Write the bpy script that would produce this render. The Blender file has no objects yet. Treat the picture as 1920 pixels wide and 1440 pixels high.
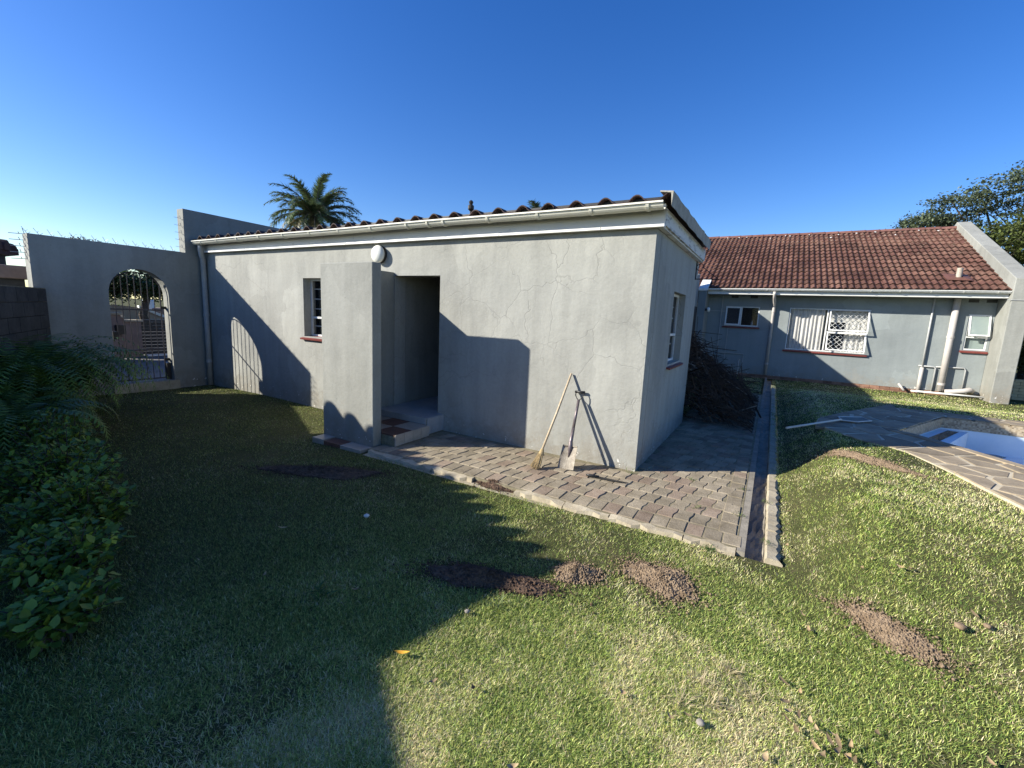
import bpy, bmesh, math, random
import numpy as np
from mathutils import Vector, Matrix
R = math.radians
random.seed(7)
rng = np.random.default_rng(7)
scene = bpy.context.scene
COL = scene.collection

# ------------------------------------------------------------------ camera
cam_d = bpy.data.cameras.new("camera")
cam = bpy.data.objects.new("camera", cam_d)
COL.objects.link(cam)
scene.camera = cam
cam_d.sensor_width = 36.0
cam_d.lens = 830.3 / 1920 * 36
cam_d.clip_start = 0.05
cam_d.clip_end = 2000
PITCH, YAW, ROLL = 0.156, -0.5237, 0.0453
CAM = Vector((1.0893, -4.5845, 1.5561))
fwd = Vector((math.sin(YAW) * math.cos(PITCH), math.cos(YAW) * math.cos(PITCH), -math.sin(PITCH)))
rgt = Vector((math.cos(YAW), -math.sin(YAW), 0))
upv = rgt.cross(fwd)
r2 = math.cos(ROLL) * rgt + math.sin(ROLL) * upv
u2 = -math.sin(ROLL) * rgt + math.cos(ROLL) * upv
cam.matrix_world = Matrix(((r2.x, u2.x, -fwd.x, CAM.x), (r2.y, u2.y, -fwd.y, CAM.y), (r2.z, u2.z, -fwd.z, CAM.z), (0, 0, 0, 1)))

# ------------------------------------------------------------------ sky, sun, exposure
SUN = Vector((0.716, 0.535, -0.445)).normalized()      # direction the light travels
EL = math.asin(-SUN.z)
AZ = math.atan2(-SUN.x, -SUN.y)                         # from +Y towards +X
world = bpy.data.worlds.new("World")
scene.world = world
world.use_nodes = True
wn = world.node_tree
bg = wn.nodes["Background"]
sky = wn.nodes.new("ShaderNodeTexSky")
sky.sky_type = 'NISHITA'
sky.sun_disc = False
sky.sun_elevation = EL
sky.sun_rotation = AZ % (2 * math.pi)
sky.altitude = 100
sky.air_density = 1.0
sky.dust_density = 0.4
sky.ozone_density = 3.5
hsv = wn.nodes.new('ShaderNodeHueSaturation')
hsv.inputs['Saturation'].default_value = 1.31
hsv.inputs['Hue'].default_value = 0.516
hsv.inputs['Value'].default_value = 1.28
wn.links.new(sky.outputs[0], hsv.inputs['Color'])
wn.links.new(hsv.outputs[0], bg.inputs[0])
bg.inputs[1].default_value = 0.078
sun_d = bpy.data.lights.new("sun", 'SUN')
sun_d.energy = 5.0
sun_d.angle = R(0.55)
sun_d.color = (1.0, 0.955, 0.85)
sun = bpy.data.objects.new("sun", sun_d)
COL.objects.link(sun)
sun.location = (-20, -15, 15)
sun.rotation_euler = SUN.to_track_quat('-Z', 'Y').to_euler()
scene.view_settings.view_transform = 'Standard'
scene.view_settings.look = 'None'
scene.view_settings.exposure = 0.95
scene.view_settings.gamma = 1.0
scene.view_settings.use_curve_mapping = False
scene.cycles.max_bounces = 6
scene.cycles.diffuse_bounces = 3
scene.cycles.transparent_max_bounces = 12

# ------------------------------------------------------------------ helpers
def sm(a, b, t):
    t = np.clip((t - a) / (b - a), 0, 1)
    return t * t * (3 - 2 * t)

def hz(x, y):
    """height of the lawn"""
    x = np.asarray(x, float); y = np.asarray(y, float)
    z = -0.075 + 0.325 * sm(1.28, 1.95, x) * sm(-2.6, -0.1, y) * (1 - sm(5.6, 10.0, y)) - 0.03 * sm(6, 11, y)
    z = z + 0.012 * np.sin(1.7 * x + .6) * np.sin(1.3 * y + 2) * (1 - sm(20, 40, np.hypot(x, y)))
    z = z - 0.03 * sm(-2.0, -4.0, x)
    return z
def hzf(x, y): return float(hz(x, y))

class MB:
    def __init__(s): s.v = []; s.f = []
    def add(s, vs, fs):
        n = len(s.v); s.v.extend([tuple(p) for p in vs]); s.f.extend([tuple(n + i for i in f) for f in fs]); return s
    def box(s, a, b):
        x0, y0, z0 = a; x1, y1, z1 = b
        if x0 > x1: x0, x1 = x1, x0
        if y0 > y1: y0, y1 = y1, y0
        if z0 > z1: z0, z1 = z1, z0
        return s.add([(x0, y0, z0), (x1, y0, z0), (x1, y1, z0), (x0, y1, z0), (x0, y0, z1), (x1, y0, z1), (x1, y1, z1), (x0, y1, z1)],
                     [(0, 3, 2, 1), (4, 5, 6, 7), (0, 1, 5, 4), (1, 2, 6, 5), (2, 3, 7, 6), (3, 0, 4, 7)])
    def tube(s, pts, r, n=8, caps=True):
        pts = [Vector(p) for p in pts]
        rs = r if isinstance(r, (list, tuple)) else [r] * len(pts)
        base = len(s.v); prev = None
        for i, p in enumerate(pts):
            t = (pts[min(i + 1, len(pts) - 1)] - pts[max(i - 1, 0)]).normalized()
            if prev is None:
                a = t.cross(Vector((0, 0, 1)))
                if a.length < 1e-3: a = t.cross(Vector((1, 0, 0)))
                a.normalize()
            else:
                a = (prev - t * prev.dot(t)).normalized()
            prev = a; b = t.cross(a)
            for k in range(n):
                w = 2 * math.pi * k / n
                s.v.append(tuple(p + (a * math.cos(w) + b * math.sin(w)) * rs[i]))
        for i in range(len(pts) - 1):
            for k in range(n):
                k2 = (k + 1) % n
                s.f.append((base + i * n + k, base + i * n + k2, base + (i + 1) * n + k2, base + (i + 1) * n + k))
        if caps:
            s.f.append(tuple(base + k for k in reversed(range(n))))
            s.f.append(tuple(base + (len(pts) - 1) * n + k for k in range(n)))
        return s
    def prism(s, poly, a, b, axis='z'):
        """poly: 2D outline; extruded a..b along axis. axis x: poly=(y,z); y: (x,z); z: (x,y)"""
        def m(p, h): return {'x': (h, p[0], p[1]), 'y': (p[0], h, p[1]), 'z': (p[0], p[1], h)}[axis]
        n = len(poly)
        vs = [m(p, a) for p in poly] + [m(p, b) for p in poly]
        fs = [tuple(reversed(range(n))), tuple(range(n, 2 * n))] + [(i, (i + 1) % n, n + (i + 1) % n, n + i) for i in range(n)]
        return s.add(vs, fs)
    def mesh(s, name, mat, smooth=False, fix=True):
        me = bpy.data.meshes.new(name)
        me.from_pydata(s.v, [], s.f)
        if fix:
            bm = bmesh.new(); bm.from_mesh(me)
            bmesh.ops.recalc_face_normals(bm, faces=bm.faces)
            bm.to_mesh(me); bm.free()
        if smooth:
            me.polygons.foreach_set("use_smooth", [True] * len(me.polygons))
        if mat: me.materials.append(mat)
        return me
    def build(s, name, mat, parent=None, smooth=False, bevel=0, fix=True):
        o = bpy.data.objects.new(name, s.mesh(name, mat, smooth, fix))
        COL.objects.link(o); setp(o, parent)
        if bevel:
            m = o.modifiers.new("bevel", 'BEVEL'); m.width = bevel; m.segments = 2; m.limit_method = 'ANGLE'
        return o

ROOT = {}
def setp(o, parent):
    if parent is not None:
        o.parent = parent
        if parent.name in ROOT: o.matrix_parent_inverse = ROOT[parent.name].inverted()
    return o
def tag(o, label=None, cat=None, group=None, kind=None):
    if label: o["label"] = label
    if cat: o["category"] = cat
    if group: o["group"] = group
    if kind: o["kind"] = kind
    return o
def thing(name, label, cat, loc=(0, 0, 0), group=None):
    o = bpy.data.objects.new(name, None); o.empty_display_size = .1
    COL.objects.link(o); o.location = loc
    ROOT[o.name] = Matrix.Translation(loc)
    return tag(o, label, cat, group)
def inst(name, me, parent, loc, rotz=0, scale=None, rot=None):
    """one more object sharing mesh data, placed in world coordinates"""
    o = bpy.data.objects.new(name, me); COL.objects.link(o); setp(o, parent)
    o.location = loc
    o.rotation_euler = rot if rot else (0, 0, rotz)
    if scale: o.scale = scale
    return o

# ------------------------------------------------------------------ materials
def nodes(name):
    m = bpy.data.materials.new(name); m.use_nodes = True
    nt = m.node_tree; b = nt.nodes["Principled BSDF"]
    return m, nt, b
def N(nt, t, **kw):
    n = nt.nodes.new(t)
    for k, v in kw.items(): setattr(n, k, v)
    return n
def noise(nt, vec, scale, detail=4, rough=.55, dist=0):
    n = N(nt, "ShaderNodeTexNoise"); n.inputs["Scale"].default_value = scale
    n.inputs["Detail"].default_value = detail; n.inputs["Roughness"].default_value = rough
    n.inputs["Distortion"].default_value = dist
    nt.links.new(vec, n.inputs["Vector"]); return n.outputs["Fac"]
def ramp(nt, fac, stops):
    r = N(nt, "ShaderNodeValToRGB"); e = r.color_ramp.elements
    while len(e) < len(stops): e.new(.5)
    for i, (p, c) in enumerate(stops):
        e[i].position = p; e[i].color = (*c, 1) if len(c) == 3 else c
    nt.links.new(fac, r.inputs[0]); return r.outputs[0]
def mixc(nt, fac, a, b, mode='MIX'):
    n = N(nt, "ShaderNodeMix", data_type='RGBA', blend_type=mode)
    for sock, v in ((n.inputs[0], fac), (n.inputs[6], a), (n.inputs[7], b)):
        if isinstance(v, (int, float)): sock.default_value = v
        elif isinstance(v, tuple): sock.default_value = (*v, 1) if len(v) == 3 else v
        else: nt.links.new(v, sock)
    return n.outputs[2]
def mth(nt, op, a, b=None, clamp=False):
    n = N(nt, "ShaderNodeMath", operation=op); n.use_clamp = clamp
    for i, v in enumerate((a, b)):
        if v is None: continue
        if isinstance(v, (int, float)): n.inputs[i].default_value = v
        else: nt.links.new(v, n.inputs[i])
    return n.outputs[0]
def bump(nt, b, h, strength=.3, dist=.01):
    n = N(nt, "ShaderNodeBump"); n.inputs["Strength"].default_value = strength; n.inputs["Distance"].default_value = dist
    nt.links.new(h, n.inputs["Height"]); nt.links.new(n.outputs[0], b.inputs["Normal"])
def obj_vec(nt): return N(nt, "ShaderNodeTexCoord").outputs["Object"]
def pos_vec(nt): return N(nt, "ShaderNodeNewGeometry").outputs["Position"]

def pm(name, c1, c2, scale=6, rough=.7, bmp=.2, bscale=60, metallic=0, rnd=0, spec=.4, world_pos=True):
    """two-tone noise material with fine bump; rnd = per object brightness spread"""
    m, nt, b = nodes(name)
    v = pos_vec(nt) if world_pos else obj_vec(nt)
    f = noise(nt, v, scale, 5, .6)
    f2 = noise(nt, v, scale * 7, 3, .6)
    f = mth(nt, 'ADD', mth(nt, 'MULTIPLY', f, .7), mth(nt, 'MULTIPLY', f2, .3))
    col = ramp(nt, f, [(.35, c1), (.65, c2)])
    if rnd:
        oi = N(nt, "ShaderNodeObjectInfo")
        mul = mth(nt, 'ADD', mth(nt, 'MULTIPLY', oi.outputs["Random"], rnd), 1 - rnd / 2)
        hs = N(nt, "ShaderNodeHueSaturation"); nt.links.new(col, hs.inputs["Color"]); nt.links.new(mul, hs.inputs["Value"])
        col = hs.outputs[0]
    nt.links.new(col, b.inputs["Base Color"])
    b.inputs["Roughness"].default_value = rough; b.inputs["Metallic"].default_value = metallic
    b.inputs["Specular IOR Level"].default_value = spec
    if bmp: bump(nt, b, noise(nt, v, bscale, 4, .6), bmp, .006)
    return m

def stucco(name, base, dark, crack=1.0, stain=.5, blot=1.0):
    m, nt, b = nodes(name)
    v = pos_vec(nt)
    big = noise(nt, v, .9, 5, .6)
    mp = N(nt, "ShaderNodeMapping"); mp.inputs["Scale"].default_value = (3.2, 3.2, .35); nt.links.new(v, mp.inputs[0])
    streak = noise(nt, mp.outputs[0], 1.6, 4, .6)
    fine = noise(nt, v, 26, 4, .65)
    f = mth(nt, 'ADD', mth(nt, 'ADD', mth(nt, 'MULTIPLY', big, .45), mth(nt, 'MULTIPLY', streak, .35)), mth(nt, 'MULTIPLY', fine, .2))
    col = ramp(nt, f, [(.36, dark), (.6, base)])
    # patch repairs and old paint edges
    pv = N(nt, "ShaderNodeTexVoronoi"); pv.inputs["Scale"].default_value = .8; pv.inputs["Randomness"].default_value = 1
    pn = N(nt, "ShaderNodeTexNoise"); pn.inputs["Scale"].default_value = 1.8; pn.inputs["Detail"].default_value = 5; nt.links.new(v, pn.inputs["Vector"])
    pa = N(nt, "ShaderNodeVectorMath", operation='MULTIPLY_ADD'); pa.inputs[1].default_value = (.9, .9, .9); nt.links.new(pn.outputs["Color"], pa.inputs[0]); nt.links.new(v, pa.inputs[2]); nt.links.new(pa.outputs[0], pv.inputs["Vector"])
    ps_ = N(nt, "ShaderNodeSeparateColor"); nt.links.new(pv.outputs["Color"], ps_.inputs[0])
    hsp = N(nt, "ShaderNodeHueSaturation"); nt.links.new(col, hsp.inputs["Color"]); nt.links.new(mth(nt, 'ADD', mth(nt, 'MULTIPLY', ps_.outputs[0], .16), .92), hsp.inputs["Value"]); col = hsp.outputs[0]
    # specks and pock marks
    sv_ = N(nt, "ShaderNodeTexVoronoi"); sv_.inputs["Scale"].default_value = 7; nt.links.new(v, sv_.inputs["Vector"])
    sk_ = mth(nt, 'MULTIPLY', ramp(nt, sv_.outputs["Distance"], [(.045, (1, 1, 1)), (.07, (0, 0, 0))]), ramp(nt, noise(nt, v, 1.3, 2), [(.5, (0, 0, 0)), (.6, (1, 1, 1))]))
    col = mixc(nt, mth(nt, 'MULTIPLY', sk_, blot * .5), col, tuple(c * .5 for c in base))
    # crazing cracks
    nv = N(nt, "ShaderNodeTexNoise"); nv.inputs["Scale"].default_value = 3.0; nv.inputs["Detail"].default_value = 4; nt.links.new(v, nv.inputs["Vector"])
    vm = N(nt, "ShaderNodeVectorMath", operation='MULTIPLY_ADD'); vm.inputs[1].default_value = (.30, .30, .30)
    nt.links.new(nv.outputs["Color"], vm.inputs[0]); nt.links.new(v, vm.inputs[2])
    vo = N(nt, "ShaderNodeTexVoronoi", feature='DISTANCE_TO_EDGE'); vo.inputs["Scale"].default_value = 2.1
    nt.links.new(vm.outputs[0], vo.inputs["Vector"])
    line = ramp(nt, vo.outputs["Distance"], [(0.0, (1, 1, 1)), (.012, (0, 0, 0))])
    mask = ramp(nt, noise(nt, v, .75, 3, .5), [(.40, (0, 0, 0)), (.52, (1, 1, 1))])
    ck = mth(nt, 'MULTIPLY', mth(nt, 'MULTIPLY', line, mask), crack, True)
    col = mixc(nt, mth(nt, 'MULTIPLY', ck, .6), col, tuple(c * .62 for c in base))
    # damp blotches and flaking close to the base of the wall
    sx = N(nt, "ShaderNodeSeparateXYZ"); nt.links.new(v, sx.inputs[0])
    low = mth(nt, 'SUBTRACT', 1.0, mth(nt, 'MULTIPLY', sx.outputs["Z"], 1.6), True)
    bl = ramp(nt, mth(nt, 'ADD', noise(nt, v, 5, 6, .7), mth(nt, 'MULTIPLY', low, .14)), [(.60, (0, 0, 0)), (.66, (1, 1, 1))])
    bl = mth(nt, 'MULTIPLY', mth(nt, 'MULTIPLY', bl, low), stain, True)
    col = mixc(nt, bl, col, (.27, .25, .21))
    spl = mth(nt, 'MULTIPLY', ramp(nt, sx.outputs["Z"], [(.0, (1, 1, 1)), (.30, (0, 0, 0))]), ramp(nt, noise(nt, v, 7, 6, .75), [(.38, (0, 0, 0)), (.62, (1, 1, 1))]))
    col = mixc(nt, mth(nt, 'MULTIPLY', spl, stain), col, (.20, .175, .135))
    white = ramp(nt, mth(nt, 'ADD', noise(nt, v, 14, 4, .6), mth(nt, 'MULTIPLY', low, .10)), [(.735, (0, 0, 0)), (.75, (1, 1, 1))])
    white = mth(nt, 'MULTIPLY', white, ramp(nt, sx.outputs["Z"], [(.04, (1, 1, 1)), (.14, (0, 0, 0))]))
    col = mixc(nt, white, col, (.62, .6, .55))
    nt.links.new(col, b.inputs["Base Color"])
    b.inputs["Roughness"].default_value = .85; b.inputs["Specular IOR Level"].default_value = .25
    h = mth(nt, 'SUBTRACT', mth(nt, 'ADD', mth(nt, 'MULTIPLY', noise(nt, v, 2.2, 3, .5), 4.0), mth(nt, 'MULTIPLY', noise(nt, v, 45, 4, .6), .5)), mth(nt, 'MULTIPLY', ck, .35))
    bump(nt, b, h, .40, .013)
    return m

M = {}
M['wall'] = stucco("grey_plaster", (.365, .362, .325), (.255, .253, .228), 1.0, .6)
M['wall_plain'] = stucco("grey_plaster_plain", (.31, .31, .278), (.225, .225, .20), .10, .9)
M['house_wall'] = stucco("house_plaster", (.27, .295, .288), (.22, .242, .238), .2, .5)
M['white'] = pm("white_paint", (.70, .69, .64), (.80, .79, .74), 8, .45, .1, 40)
M['gutter'] = pm("cream_gutter", (.68, .66, .55), (.76, .74, .64), 5, .35, .05, 40)
M['pvc'] = pm("painted_pipe", (.36, .36, .35), (.44, .44, .42), 8, .55, .1, 40)
M['housepipe'] = pm("beige_pipe", (.44, .40, .36), (.50, .46, .42), 8, .55, .1, 40)
M['sill'] = pm("red_sill_tile", (.16, .035, .03), (.22, .055, .045), 12, .5, .15, 60)
M['steel_white'] = pm("white_steel", (.62, .62, .60), (.74, .74, .71), 20, .45, .1, 80)
M['dark_metal'] = pm("dark_metal", (.025, .024, .024), (.05, .045, .04), 20, .5, .1, 80, .3)
M['gate'] = pm("gate_bars", (.05, .045, .05), (.10, .085, .09), 20, .5, .1, 80, .2)
M['galv'] = pm("galvanised_wire", (.30, .31, .32), (.42, .42, .42), 20, .4, .1, 80, .6)
M['soil'] = pm("soil", (.06, .038, .026), (.15, .10, .07), 18, .95, .8, 70, spec=.1)
M['soil_dry'] = pm("dry_soil", (.15, .105, .066), (.30, .222, .148), 18, .95, .8, 70, spec=.1)
M['concrete'] = pm("concrete_edge", (.30, .25, .17), (.47, .41, .30), 5, .9, .5, 50, spec=.2)
M['channel'] = pm("channel_concrete", (.17, .15, .12), (.33, .295, .235), 5, .9, .4, 50, spec=.2)
M['paver'] = pm("paver", (.19, .157, .108), (.345, .29, .21), 5, .95, .6, 80, rnd=.35, spec=.1)
M['paver_red'] = pm("paver_red", (.19, .14, .10), (.32, .25, .185), 5, .95, .6, 80, rnd=.35, spec=.1)
M['joint'] = pm("joint_sand", (.14, .12, .075), (.29, .25, .165), 14, .95, .4, 60, spec=.1)
M['flag'] = pm("flagstone", (.19, .15, .10), (.34, .275, .185), 4, .8, .4, 50, rnd=.5, spec=.3)
M['mortar'] = pm("pale_mortar", (.42, .36, .25), (.60, .52, .38), 9, .9, .4, 60, spec=.2)
M['terracotta'] = pm("terracotta_tile", (.11, .05, .034), (.17, .08, .055), 7, .45, .1, 60, rnd=.3)
M['cream_tile'] = pm("cream_tile", (.32, .27, .215), (.44, .38, .31), 7, .4, .1, 60, rnd=.2)
M['white_tile'] = pm("white_tile", (.30, .30, .30), (.40, .40, .40), 4, .35, .1, 40)
m, nt, b = nodes("roof_tile"); v = pos_vec(nt); oi = N(nt, "ShaderNodeObjectInfo")
f = mth(nt, 'ADD', mth(nt, 'MULTIPLY', noise(nt, v, 1.1, 5, .6), .5), mth(nt, 'MULTIPLY', noise(nt, v, 16, 4, .65), .5))
col = ramp(nt, f, [(.36, (.055, .024, .020)), (.5, (.102, .048, .036)), (.64, (.165, .095, .068))])
hs = N(nt, "ShaderNodeHueSaturation"); nt.links.new(col, hs.inputs["Color"]); nt.links.new(mth(nt, 'ADD', mth(nt, 'MULTIPLY', oi.outputs["Random"], .6), .7), hs.inputs["Value"])
sy = N(nt, "ShaderNodeSeparateXYZ"); nt.links.new(v, sy.inputs[0])
up_ = mth(nt, 'MULTIPLY', mth(nt, 'SUBTRACT', sy.outputs["Z"], 2.7), .05)
li = ramp(nt, mth(nt, 'ADD', noise(nt, v, 11, 5, .7), up_), [(.66, (0, 0, 0)), (.74, (1, 1, 1))])
nt.links.new(mixc(nt, mth(nt, 'MULTIPLY', li, .7), hs.outputs[0], (.30, .25, .18)), b.inputs["Base Color"])
b.inputs["Roughness"].default_value = .9; b.inputs["Specular IOR Level"].default_value = .2
bump(nt, b, noise(nt, v, 60, 4, .6), .5, .006); M['rooftile'] = m
M['tile_edge'] = pm("tile_lip_shade_grime", (.030, .015, .012), (.06, .034, .026), 9, .95, .5, 60, spec=.1)  # dark lip: gap shadow between rows put into the colour, with moss dirt
M['ridge'] = pm("ridge_tile", (.13, .055, .045), (.20, .10, .08), 8, .8, .4, 60, rnd=.35, spec=.3)
M['annex_roof'] = pm("annex_roof_sheet", (.028, .017, .016), (.068, .038, .034), 5, .75, .4, 50, spec=.3)
M['annex_roof_side'] = pm("weathered_sheet", (.24, .225, .185), (.40, .38, .32), 7, .8, .4, 50, spec=.3)
M['wood'] = pm("broom_wood", (.38, .29, .18), (.54, .43, .29), 30, .6, .15, 90)
M['bristle'] = pm("straw_bristle", (.30, .215, .10), (.50, .38, .20), 60, .9, .4, 90)
M['shaft'] = pm("spade_shaft", (.10, .085, .10), (.22, .18, .17), 30, .4, .15, 90, .4)
M['blade'] = pm("muddy_spade_blade", (.13, .10, .07), (.34, .30, .235), 16, .6, .4, 60, .0)
M['black'] = pm("black_plastic", (.012, .012, .013), (.03, .03, .03), 20, .45, .1, 80)
M['bark'] = pm("bark", (.045, .035, .027), (.11, .09, .07), 12, .9, .5, 60, spec=.1)
M['twig'] = pm("dry_twig", (.035, .022, .016), (.10, .07, .05), 10, .9, .4, 60, rnd=.8, spec=.1)
M['twig_pale'] = pm("cut_branch", (.17, .14, .11), (.28, .24, .19), 10, .9, .4, 60, rnd=.4, spec=.1)
M['globe'] = pm("lamp_glass", (.74, .73, .66), (.80, .79, .72), 4, .25, .0, 40)
M['curtain'] = pm("curtain_cloth", (.62, .60, .56), (.76, .74, .70), 3, .9, .1, 90)
M['lace'] = pm("patterned_curtain", (.45, .43, .37), (.80, .78, .72), 14, .9, .1, 90)
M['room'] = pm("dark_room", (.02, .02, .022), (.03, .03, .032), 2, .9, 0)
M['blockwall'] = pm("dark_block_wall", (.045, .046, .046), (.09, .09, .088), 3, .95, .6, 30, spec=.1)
M['brick'] = pm("plinth_brick", (.20, .10, .065), (.32, .185, .125), 10, .9, .4, 60, rnd=.5, spec=.15)
M['yellow_brick'] = pm("yellow_brick", (.50, .40, .22), (.62, .51, .31), 10, .9, .4, 60, rnd=.3, spec=.15)
M['beige'] = pm("beige_render", (.33, .27, .21), (.40, .33, .26), 3, .9, .2, 40)
M['pink_wall'] = pm("pinkish_render", (.20, .145, .12), (.28, .21, .175), 3, .9, .3, 40)
M['drive'] = pm("driveway", (.09, .085, .08), (.17, .16, .15), 3, .9, .4, 30)
M['mosaic_grout'] = pm("mosaic_grout", (.25, .21, .15), (.33, .28, .20), 20, .7, .1, 60)
M['pool'] = pm("pool_paint", (.66, .75, .80), (.76, .82, .84), 2.5, .6, .1, 30)
M['leafdry'] = pm("dry_leaf", (.20, .13, .06), (.42, .31, .17), 20, .8, .1, 60, rnd=.9)
M['leaforange'] = pm("orange_leaf", (.62, .28, .02), (.75, .42, .05), 20, .6, .1, 60)
M['stone'] = pm("stone", (.16, .14, .12), (.30, .27, .23), 14, .9, .5, 60, rnd=.5)
M['stone_pale'] = pm("pale_stone", (.5, .5, .46), (.62, .62, .58), 14, .9, .3, 60)
M['net'] = pm("skimmer_net", (.14, .16, .13), (.20, .22, .18), 20, .8, .2, 60)
M['pole'] = pm("pale_pole", (.50, .48, .43), (.60, .58, .52), 10, .5, .1, 60)

def glass(name, col, rough=.05, alpha=.35):
    m, nt, b = nodes(name)
    b.inputs["Base Color"].default_value = (*col, 1); b.inputs["Roughness"].default_value = rough
    b.inputs["Alpha"].default_value = alpha; b.inputs["Specular IOR Level"].default_value = .8
    return m
M['glass'] = glass("window_glass", (.03, .04, .05), .03, .12)
M['frost'] = glass("frosted_glass", (.30, .36, .33), .3, .75)
M['water'] = glass("puddle", (.02, .045, .06), .03, .8)

# old white paint with flakes (fascia boards)
m, nt, b = nodes("flaking_white_board"); v = pos_vec(nt)
mp = N(nt, "ShaderNodeMapping"); mp.inputs["Scale"].default_value = (6, 2, 9); nt.links.new(v, mp.inputs[0])
fl = ramp(nt, noise(nt, mp.outputs[0], 2.0, 7, .75), [(.52, (0, 0, 0)), (.60, (1, 1, 1))])
nt.links.new(mixc(nt, fl, (.62, .61, .57), (.30, .29, .27)), b.inputs["Base Color"])
b.inputs["Roughness"].default_value = .7; bump(nt, b, fl, .3, .004); M['flaky'] = m
m, nt, b = nodes("white_board"); v = pos_vec(nt)
fl = ramp(nt, noise(nt, v, 9, 6, .7), [(.60, (0, 0, 0)), (.70, (1, 1, 1))])
nt.links.new(mixc(nt, mth(nt, 'MULTIPLY', fl, .6), (.66, .65, .61), (.44, .43, .40)), b.inputs["Base Color"])
b.inputs["Roughness"].default_value = .55; M['board'] = m

# pool mosaic
m, nt, b = nodes("mosaic_tile"); oi = N(nt, "ShaderNodeObjectInfo"); v = pos_vec(nt)
vo = N(nt, "ShaderNodeTexVoronoi", distance='CHEBYCHEV'); vo.inputs["Scale"].default_value = 46; vo.inputs["Randomness"].default_value = .0; nt.links.new(v, vo.inputs["Vector"])
sp = N(nt, "ShaderNodeSeparateColor"); nt.links.new(vo.outputs["Color"], sp.inputs[0])
nt.links.new(ramp(nt, sp.outputs[0], [(.0, (.19, .14, .085)), (.4, (.34, .26, .16)), (.75, (.45, .37, .25)), (1, (.24, .19, .13))]), b.inputs["Base Color"])
b.inputs["Roughness"].default_value = .5; M['mosaic'] = m

# vertex-coloured vegetation
def leafmat(name, rough=.6, trans=.35, spec=.25):
    m, nt, b = nodes(name)
    at = N(nt, "ShaderNodeAttribute"); at.attribute_name = "Col"
    nt.links.new(at.outputs["Color"], b.inputs["Base Color"])
    b.inputs["Roughness"].default_value = rough; b.inputs["Specular IOR Level"].default_value = spec
    tr = N(nt, "ShaderNodeBsdfTranslucent"); nt.links.new(at.outputs["Color"], tr.inputs["Color"])
    mx = N(nt, "ShaderNodeMixShader"); mx.inputs[0].default_value = trans
    out = [n for n in nt.nodes if n.type == 'OUTPUT_MATERIAL'][0]
    nt.links.new(b.outputs[0], mx.inputs[1]); nt.links.new(tr.outputs[0], mx.inputs[2]); nt.links.new(mx.outputs[0], out.inputs[0])
    return m
M['grass'] = leafmat("grass_blade", .6, .3)
M['leaf'] = leafmat("leaf", .45, .3, .4)

# lawn soil: thatch under the blades
m, nt, b = nodes("lawn_soil"); v = pos_vec(nt)
f = mth(nt, 'ADD', mth(nt, 'MULTIPLY', noise(nt, v, 1.2, 5, .6), .5), mth(nt, 'MULTIPLY', noise(nt, v, 30, 4, .7), .5))
nt.links.new(ramp(nt, f, [(.35, (.04, .046, .016)), (.5, (.075, .078, .03)), (.66, (.125, .105, .055))]), b.inputs["Base Color"])
b.inputs["Roughness"].default_value = .95; b.inputs["Specular IOR Level"].default_value = .1
bump(nt, b, noise(nt, v, 60, 5, .7), .8, .02); M['lawn'] = m

def raw_mesh(name, V, F, C, mat, parent=None, nv=3):
    """big mesh from numpy: V (n,3), F (m,k) same k, C (n,3) colours"""
    me = bpy.data.meshes.new(name)
    k = F.shape[1]
    me.vertices.add(len(V)); me.vertices.foreach_set("co", np.ascontiguousarray(V, dtype=np.float32).ravel())
    me.loops.add(F.size); me.loops.foreach_set("vertex_index", F.astype(np.int32).ravel())
    me.polygons.add(len(F))
    me.polygons.foreach_set("loop_start", (np.arange(len(F)) * k).astype(np.int32))
    me.update(calc_edges=True)
    if C is not None:
        a = me.attributes.new("Col", 'FLOAT_COLOR', 'POINT')
        a.data.foreach_set("color", np.concatenate([C, np.ones((len(C), 1))], 1).astype(np.float32).ravel())
    me.materials.append(mat)
    o = bpy.data.objects.new(name, me); COL.objects.link(o); setp(o, parent)
    return o

def in_poly(x, y, poly):
    x = np.asarray(x); y = np.asarray(y); c = np.zeros(x.shape, bool)
    n = len(poly); j = n - 1
    for i in range(n):
        xi, yi = poly[i]; xj, yj = poly[j]
        cond = ((yi > y) != (yj > y)) & (x < (xj - xi) * (y - yi) / (yj - yi + 1e-12) + xi)
        c ^= cond; j = i
    return c

# ------------------------------------------------------------------ layout data
POOL = [(3.54, 4.74), (2.63, 2.89), (2.77, 2.77), (3.12, 2.26), (3.43, 1.74), (3.85, 1.0), (6.6, 1.0), (6.9, 4.74)]
DECK = [(2.97, -.15), (2.90, .25), (2.82, .54), (2.68, 1.11), (2.47, 1.72), (2.24, 1.84), (2.05, 2.04), (1.74, 2.66), (1.80, 3.1), (2.15, 3.9), (2.85, 5.22), (7.6, 5.25), (7.6, -.2)]
DZ = .272
BX0, BX1 = -8.56, 0.0          # outbuilding front wall
BY1 = 2.82
WH = 2.45

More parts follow.
